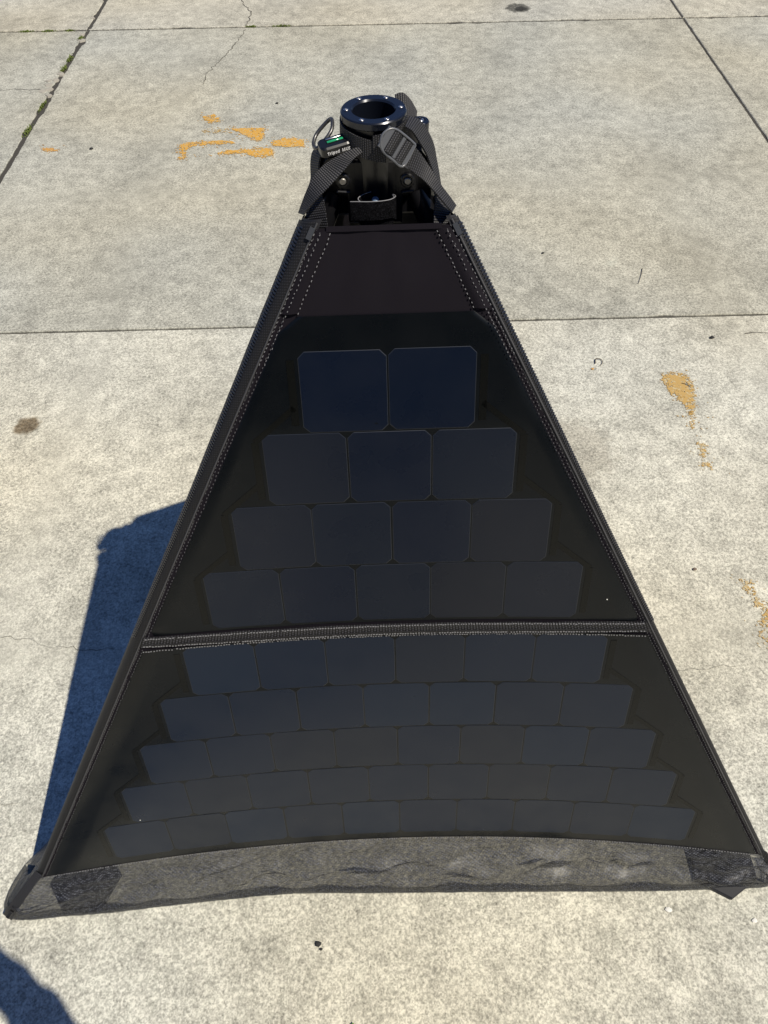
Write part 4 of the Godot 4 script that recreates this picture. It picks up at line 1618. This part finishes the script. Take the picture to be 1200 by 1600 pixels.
func build_litter() -> void:
	twig("short thin dark twig lying on the slab beyond the cross joint", [Vector2(1.167, -2.979), Vector2(1.152, -2.93), Vector2(1.124, -2.866)], 0.0016, "twig_brown")
	twig("long thin straw lying just on the near side of the cross joint", [Vector2(1.470, -2.508), Vector2(1.52, -2.512), Vector2(1.60, -2.500)], 0.0013, "twig_brown")
	twig("small dark curled stem on the slab beside the tripod", [Vector2(0.838, -2.352), Vector2(0.846, -2.378), Vector2(0.866, -2.374), Vector2(0.866, -2.352), Vector2(0.855, -2.340)], 0.0020, "twig_brown")
	twig("tiny bent dark stem lying on the worn yellow paint patch", [Vector2(1.140, -2.225), Vector2(1.158, -2.214), Vector2(1.166, -2.200)], 0.0013, "twig_brown")
	pebble("pebble", "small brown pebble on the slab beside the cover's joining tape", "pebble", Vector2(0.955, -1.372), 0.0075, "stone_brown")
	pebble("pebble_001", "small black pebble just short of the cross joint", "pebble", Vector2(1.332, -2.489), 0.011, "dark_crumb")
	pebble("pebble_002", "tiny rusty brown chip beside the curled stem", "pebble", Vector2(0.822, -2.322), 0.0065, "paint_brown")
	pebble("pebble_003", "tiny black pebble below the brown paint fleck", "pebble", Vector2(-1.529, -4.250), 0.012, "dark_crumb")
	pebble("pebble_004", "tiny dark pebble on the slab behind the head ring", "pebble", Vector2(-0.551, -4.743), 0.010, "dark_crumb")
	pebble("pebble_005", "tiny dark pebble on the slab short of the thin twig", "pebble", Vector2(0.752, -3.121), 0.008, "dark_crumb")
	pebble("crumb", "black crumb on the concrete in front of the mesh skirt", "crumb", Vector2(-0.180, -0.371), 0.0085, "dark_crumb")
	pebble("crumb_001", "smaller black crumb right beside the larger crumb", "crumb", Vector2(-0.173, -0.360), 0.0042, "dark_crumb")
	pebble("pale_chip", "elongated white chip on the concrete in front of the hexagonal foot plate", "chip", Vector2(0.632, -0.420), 0.0085, "pale_chip", 0.25)
	pebble("pale_chip_001", "round white chip on the concrete beside the foot plate", "chip", Vector2(0.823, -0.392), 0.0070, "pale_chip", 0.25)
	# leaf tip
	var st := begin()
	st.set_smooth_group(0)
	var a := Vector3(-0.022, 0.002, 0.016)
	var b := Vector3(0.0, 0.006, -0.004)
	var c := Vector3(0.014, 0.003, 0.012)
	var d := Vector3(0.004, 0.004, 0.034)
	tri(st, a, c, b)
	tri(st, a, d, c)
	tri(st, b - Vector3(0, 0.001, 0), c - Vector3(0, 0.001, 0), a - Vector3(0, 0.001, 0))
	tri(st, c - Vector3(0, 0.001, 0), d - Vector3(0, 0.001, 0), a - Vector3(0, 0.001, 0))
	var leaf := build(st, "leaf", mats.leaf_green, self, Vector3(-0.100, 0.0, -0.214))
	tag(leaf, "small green leaf lying on the bare concrete", "leaf")

# ==================================================================== the person who takes the picture
# tapered capsules joined by a smooth minimum, meshed as surface nets
func capsules_mesh(st: SurfaceTool, bones: Array, cell: float, blend: float) -> void:
	var lo := Vector3(1e9, 1e9, 1e9)
	var hi := -lo
	for b in bones:
		var r := maxf(b[2], b[3]) + blend
		lo = lo.min(b[0] - Vector3.ONE * r).min(b[1] - Vector3.ONE * r)
		hi = hi.max(b[0] + Vector3.ONE * r).max(b[1] + Vector3.ONE * r)
	lo -= Vector3.ONE * cell * 2.0
	var nx := int((hi.x - lo.x) / cell) + 3
	var ny := int((hi.y - lo.y) / cell) + 3
	var nz := int((hi.z - lo.z) / cell) + 3
	var f := PackedFloat32Array()
	f.resize(nx * ny * nz)
	f.fill(9.0)
	for b in bones:
		var a: Vector3 = b[0]
		var d: Vector3 = b[1] - a
		var dd := maxf(d.length_squared(), 1e-9)
		var r0: float = b[2]
		var r1: float = b[3]
		var reach := maxf(r0, r1) + blend * 1.6 + cell * 2.0
		var p0 := ((a.min(b[1]) - Vector3.ONE * reach - lo) / cell).floor()
		var p1 := ((a.max(b[1]) + Vector3.ONE * reach - lo) / cell).ceil()
		for z in range(maxi(0, int(p0.z)), mini(nz, int(p1.z) + 1)):
			for y in range(maxi(0, int(p0.y)), mini(ny, int(p1.y) + 1)):
				var at := (z * ny + y) * nx
				for x in range(maxi(0, int(p0.x)), mini(nx, int(p1.x) + 1)):
					var p := Vector3(x, y, z) * cell + lo - a
					var t := clampf(p.dot(d) / dd, 0.0, 1.0)
					var v := (p - d * t).length() - lerpf(r0, r1, t)
					var o := f[at + x]
					var h := maxf(blend - absf(o - v), 0.0) / blend
					f[at + x] = minf(o, v) - h * h * blend * 0.25
	var idx := {}
	var verts := []
	var sy := nx
	var sz := nx * ny
	for z in nz - 1:
		for y in ny - 1:
			for x in nx - 1:
				var i := z * sz + y * sy + x
				var c := [f[i], f[i + 1], f[i + sy], f[i + sy + 1], f[i + sz], f[i + sz + 1], f[i + sz + sy], f[i + sz + sy + 1]]
				var neg := 0
				for v in c:
					if v < 0.0:
						neg += 1
				if neg == 0 or neg == 8:
					continue
				var sum := Vector3.ZERO
				var n := 0
				for e in [[0, 1], [2, 3], [4, 5], [6, 7], [0, 2], [1, 3], [4, 6], [5, 7], [0, 4], [1, 5], [2, 6], [3, 7]]:
					var va: float = c[e[0]]
					var vb: float = c[e[1]]
					if (va < 0.0) != (vb < 0.0):
						var t := va / (va - vb)
						var pa := Vector3(e[0] & 1, (e[0] >> 1) & 1, e[0] >> 2)
						var pb := Vector3(e[1] & 1, (e[1] >> 1) & 1, e[1] >> 2)
						sum += pa.lerp(pb, t)
						n += 1
				idx[i] = verts.size()
				verts.append((Vector3(x, y, z) + sum / n) * cell + lo)
	st.set_smooth_group(0)
	for i in idx:
		var fi := f[i]
		for ax in 3:
			var s: int = [1, sy, sz][ax]
			var s1: int = [sy, sz, 1][ax]
			var s2: int = [sz, 1, sy][ax]
			var fj := f[i + s]
			if (fi < 0.0) == (fj < 0.0):
				continue
			if not (idx.has(i - s1) and idx.has(i - s2) and idx.has(i - s1 - s2)):
				continue
			var a: Vector3 = verts[idx[i]]
			var b: Vector3 = verts[idx[i - s1]]
			var c: Vector3 = verts[idx[i - s1 - s2]]
			var d: Vector3 = verts[idx[i - s2]]
			if fi < 0.0:
				quad(st, d, c, b, a)
			else:
				quad(st, a, b, c, d)

func build_photographer() -> void:
	var at := Vector3(0.0, 0.0, 0.50)
	var person := Node3D.new()
	person.name = "person"
	person.position = at
	add_child(person)
	tag(person, "person in dark shirt holding a phone up with one hand, the other raised", "person")
	var off := -at
	var V := func(x: float, y: float, z: float) -> Vector3: return Vector3(x, y, z)
	# skin: head, neck, forearms and hands
	var st := begin()
	var head := Vector3(0.0, 1.66, 0.45)
	capsules_mesh(st, [[head + V.call(0, 0.03, 0.015), head + V.call(0, 0.0, 0.0), 0.082, 0.084], [head, head + V.call(0, -0.075, -0.030), 0.074, 0.045], [head + V.call(0, -0.03, 0.03), V.call(0, 1.46, 0.50), 0.058, 0.062],
		[head + V.call(0, 0.012, -0.080), head + V.call(0, -0.028, -0.104), 0.0065, 0.014], [head + V.call(-0.03, -0.052, -0.078), head + V.call(0.03, -0.052, -0.078), 0.0065, 0.009],
		[head + V.call(0.082, 0.01, 0.015), head + V.call(0.080, -0.03, 0.012), 0.014, 0.011], [head + V.call(-0.082, 0.01, 0.015), head + V.call(-0.080, -0.03, 0.012), 0.014, 0.011]], 0.008, 0.018)
	var phone_x := Vector3(0.99954, -0.01915, 0.02335)
	var phone_y := Vector3(0.03020, 0.63378, -0.77293)
	var phone_z := Vector3(0.0, 0.77328, 0.63407)
	var phone_c := Vector3(0, 2.0, 0) + phone_z * 0.020 - phone_y * 0.060
	# one hand holds the phone: palm along its side, fingers round its back edge, thumb on its face
	var wrist := phone_c - phone_x * 0.075 - phone_y * 0.125 + phone_z * 0.03
	var elbow := Vector3(-0.22, 1.57, 0.34)
	capsules_mesh(st, [[elbow, elbow.lerp(wrist, 0.4), 0.044, 0.040], [elbow.lerp(wrist, 0.4), wrist, 0.040, 0.026]], 0.010, 0.02)
	var palm1 := phone_c - phone_x * 0.056 - phone_y * 0.055 + phone_z * 0.012
	var bones := [[wrist, palm1, 0.026, 0.024], [wrist.lerp(palm1, 0.5), palm1 + phone_y * 0.03, 0.024, 0.018]]
	for k in 4:
		var root: Vector3 = palm1 + phone_y * (0.034 - k * 0.021) - phone_x * 0.004
		var l: float = [0.030, 0.034, 0.032, 0.026][k]
		var m1: Vector3 = root - phone_x * 0.004 - phone_z * l * 0.62
		var m2: Vector3 = m1 + phone_x * l * 0.55 - phone_z * l * 0.10
		var m3: Vector3 = m2 + phone_x * l * 0.45
		bones += [[root, m1, 0.010, 0.0090], [m1, m2, 0.0090, 0.0082], [m2, m3, 0.0082, 0.0072]]
	var th0 := wrist.lerp(palm1, 0.45)
	var th1 := th0 + phone_x * 0.026 + phone_y * 0.030 + phone_z * 0.016
	var th2 := th1 + phone_x * 0.016 + phone_y * 0.030 - phone_z * 0.004
	bones += [[th0, th1, 0.015, 0.0115], [th1, th2, 0.0115, 0.0088]]
	capsules_mesh(st, bones, 0.0045, 0.006)
	# the other hand is raised flat to shade the screen
	var elbow_r := Vector3(0.115, 1.63, 0.345)
	var wrist_r := Vector3(0.070, 1.87, 0.290)
	capsules_mesh(st, [[elbow_r, elbow_r.lerp(wrist_r, 0.4), 0.048, 0.042], [elbow_r.lerp(wrist_r, 0.4), wrist_r, 0.042, 0.028]], 0.010, 0.02)
	var hx := Vector3(0.75, 0.0, 0.66)
	var hy := (wrist_r - elbow_r).normalized() + Vector3(-0.12, 0.0, -0.25)
	hy = hy.normalized()
	var knuckle := wrist_r + hy * 0.085
	bones = [[wrist_r, knuckle - hx * 0.022, 0.024, 0.019], [wrist_r, knuckle + hx * 0.022, 0.024, 0.017], [wrist_r, knuckle, 0.024, 0.018]]
	for k in 4:
		var root := knuckle + hx * (0.031 - 0.0205 * k)
		var l: float = [0.066, 0.078, 0.083, 0.074][k]
		var m1 := root + hy * l * 0.5 + hx * (0.004 - 0.003 * k)
		var m2 := m1 + hy * l * 0.5 - Vector3(0.006, 0, 0.010) + hx * (0.003 - 0.002 * k)
		bones += [[root, m1, 0.0095, 0.0088], [m1, m2, 0.0088, 0.0074]]
	bones += [[wrist_r + hy * 0.03, wrist_r + hy * 0.07 - hx * 0.045, 0.015, 0.0115], [wrist_r + hy * 0.07 - hx * 0.045, wrist_r + hy * 0.105 - hx * 0.060, 0.0115, 0.0088]]
	capsules_mesh(st, bones, 0.0045, 0.006)
	build(st, "body", mats.skin, person, off)
	# shirt with sleeves to the elbow
	st = begin()
	var shirt := [[V.call(0, 1.02, 0.50), V.call(0, 1.36, 0.51), 0.135, 0.130], [V.call(-0.08, 1.00, 0.50), V.call(-0.09, 1.32, 0.51), 0.105, 0.115], [V.call(0.08, 1.00, 0.50), V.call(0.09, 1.32, 0.51), 0.105, 0.115], [V.call(-0.17, 1.44, 0.52), V.call(0.17, 1.44, 0.52), 0.068, 0.068], [V.call(0, 1.40, 0.51), V.call(0, 1.50, 0.51), 0.10, 0.066]]
	shirt += [[V.call(-0.17, 1.44, 0.52), V.call(-0.21, 1.50, 0.43), 0.068, 0.062], [V.call(-0.21, 1.50, 0.43), V.call(-0.22, 1.568, 0.345), 0.062, 0.054]]
	shirt += [[V.call(0.17, 1.44, 0.52), V.call(0.16, 1.54, 0.43), 0.068, 0.064], [V.call(0.16, 1.54, 0.43), V.call(0.116, 1.625, 0.348), 0.064, 0.058]]
	capsules_mesh(st, shirt, 0.014, 0.05)
	build(st, "shirt", mats.shirt, person, off)
	st = begin()
	var legs := [[V.call(-0.06, 0.98, 0.50), V.call(0.06, 0.98, 0.50), 0.125, 0.125]]
	for s in [-1.0, 1.0]:
		legs += [[V.call(0.09 * s, 0.93, 0.50), V.call(0.11 * s, 0.50, 0.49), 0.098, 0.066], [V.call(0.11 * s, 0.50, 0.49), V.call(0.12 * s, 0.09, 0.52), 0.066, 0.052]]
	capsules_mesh(st, legs, 0.014, 0.03)
	build(st, "trousers", mats.trousers, person, off)
	for s in [-1.0, 1.0]:
		st = begin()
		capsules_mesh(st, [[V.call(0.12 * s, 0.048, 0.56), V.call(0.13 * s, 0.042, 0.36), 0.047, 0.041], [V.call(0.12 * s, 0.05, 0.53), V.call(0.12 * s, 0.11, 0.52), 0.046, 0.046]], 0.0065, 0.02)
		build(st, "shoe", mats.shoe, person, off)
	st = begin()
	capsules_mesh(st, [[head + V.call(0, 0.045, 0.022), head + V.call(0, 0.0, 0.045), 0.088, 0.080], [head + V.call(-0.03, 0.075, -0.03), head + V.call(0.03, 0.075, -0.03), 0.045, 0.045]], 0.0065, 0.02)
	build(st, "hair", mats.hair, person, off)
	# the phone, held just behind the lens
	st = begin()
	var outline := PackedVector2Array()
	for k in 4:
		var cx: float = [1, -1, -1, 1][k] * 0.027
		var cy: float = [1, 1, -1, -1][k] * 0.065
		for q in 5:
			var a := PI * 0.5 * k + PI * 0.5 * q / 4.0
			outline.append(Vector2(cx + cos(a) * 0.010, cy + sin(a) * 0.010))
	slab_prism(st, outline, Vector3.ZERO, Basis(phone_x, phone_y, phone_z), 0.008, 0.0012)
	var phone := build(st, "phone", mats.black_plastic, self, phone_c)
	tag(phone, "black phone held up in the hand of the person", "phone")


# ==================================================================== the shed behind the photographer, which the film mirrors
func build_workshop() -> void:
	var at := Vector3(0.0, 0.0, 6.6)
	var shed := Node3D.new()
	shed.name = "workshop"
	shed.position = at
	add_child(shed)
	tag(shed, "long dark grey metal-clad workshop with a roller door, facing the solar cover", "building")
	var h := 4.4
	var half := 11.0
	# cladding sheets, each with folded ribs
	for k in 22:
		var x0 := -half + k
		if k == 10 or k == 11:
			continue
		var st := begin()
		st.set_smooth_group(-1)
		var prof := []
		for q in 6:
			var b := x0 + q / 6.0
			prof += [Vector2(b, 0.0), Vector2(b + 0.10, 0.0), Vector2(b + 0.117, -0.03), Vector2(b + 0.150, -0.03)]
		prof.append(Vector2(x0 + 1.0, 0.0))
		for i in prof.size() - 1:
			var p: Vector2 = prof[i]
			var q: Vector2 = prof[i + 1]
			quad(st, Vector3(q.x, 0, q.y), Vector3(p.x, 0, p.y), Vector3(p.x, h, p.y), Vector3(q.x, h, q.y))
		build(st, "cladding_sheet", mats.shed_wall, shed)
	var w := begin()
	box(w, Vector3(0, h * 0.5, 3.06), Vector3(half, h * 0.5, 2.95))
	build(w, "wall", mats.shed_wall, shed)
	for k in 22:
		w = begin()
		slab_prism(w, PackedVector2Array([Vector2(-0.98, -0.055), Vector2(0.98, -0.055), Vector2(0.98, 0.055), Vector2(-0.98, 0.055)]), Vector3(0, 0.06 + k * 0.118, 0.03), Basis.IDENTITY, 0.05, 0.015)
		build(w, "door_slat", mats.shed_door, shed)
	w = begin()
	box(w, Vector3(0, 2.72, 0.0), Vector3(1.02, 0.10, 0.10))
	build(w, "door_housing", mats.shed_door, shed)
	w = begin()
	box(w, Vector3(0, (2.82 + h) * 0.5, 0.04), Vector3(1.0, (h - 2.82) * 0.5, 0.05))
	build(w, "wall_over_door", mats.shed_wall, shed)
	w = begin()
	slab_prism(w, PackedVector2Array([Vector2(-0.35, h), Vector2(6.3, h), Vector2(6.3, h + 0.12), Vector2(3.0, h + 0.9), Vector2(-0.35, h + 0.12)]), Vector3(0, 0, 0), Basis(Vector3(0, 0, 1), Vector3(0, 1, 0), Vector3(-1, 0, 0)), half * 2.0 + 0.6, 0.01)
	build(w, "roof", mats.shed_roof, shed)
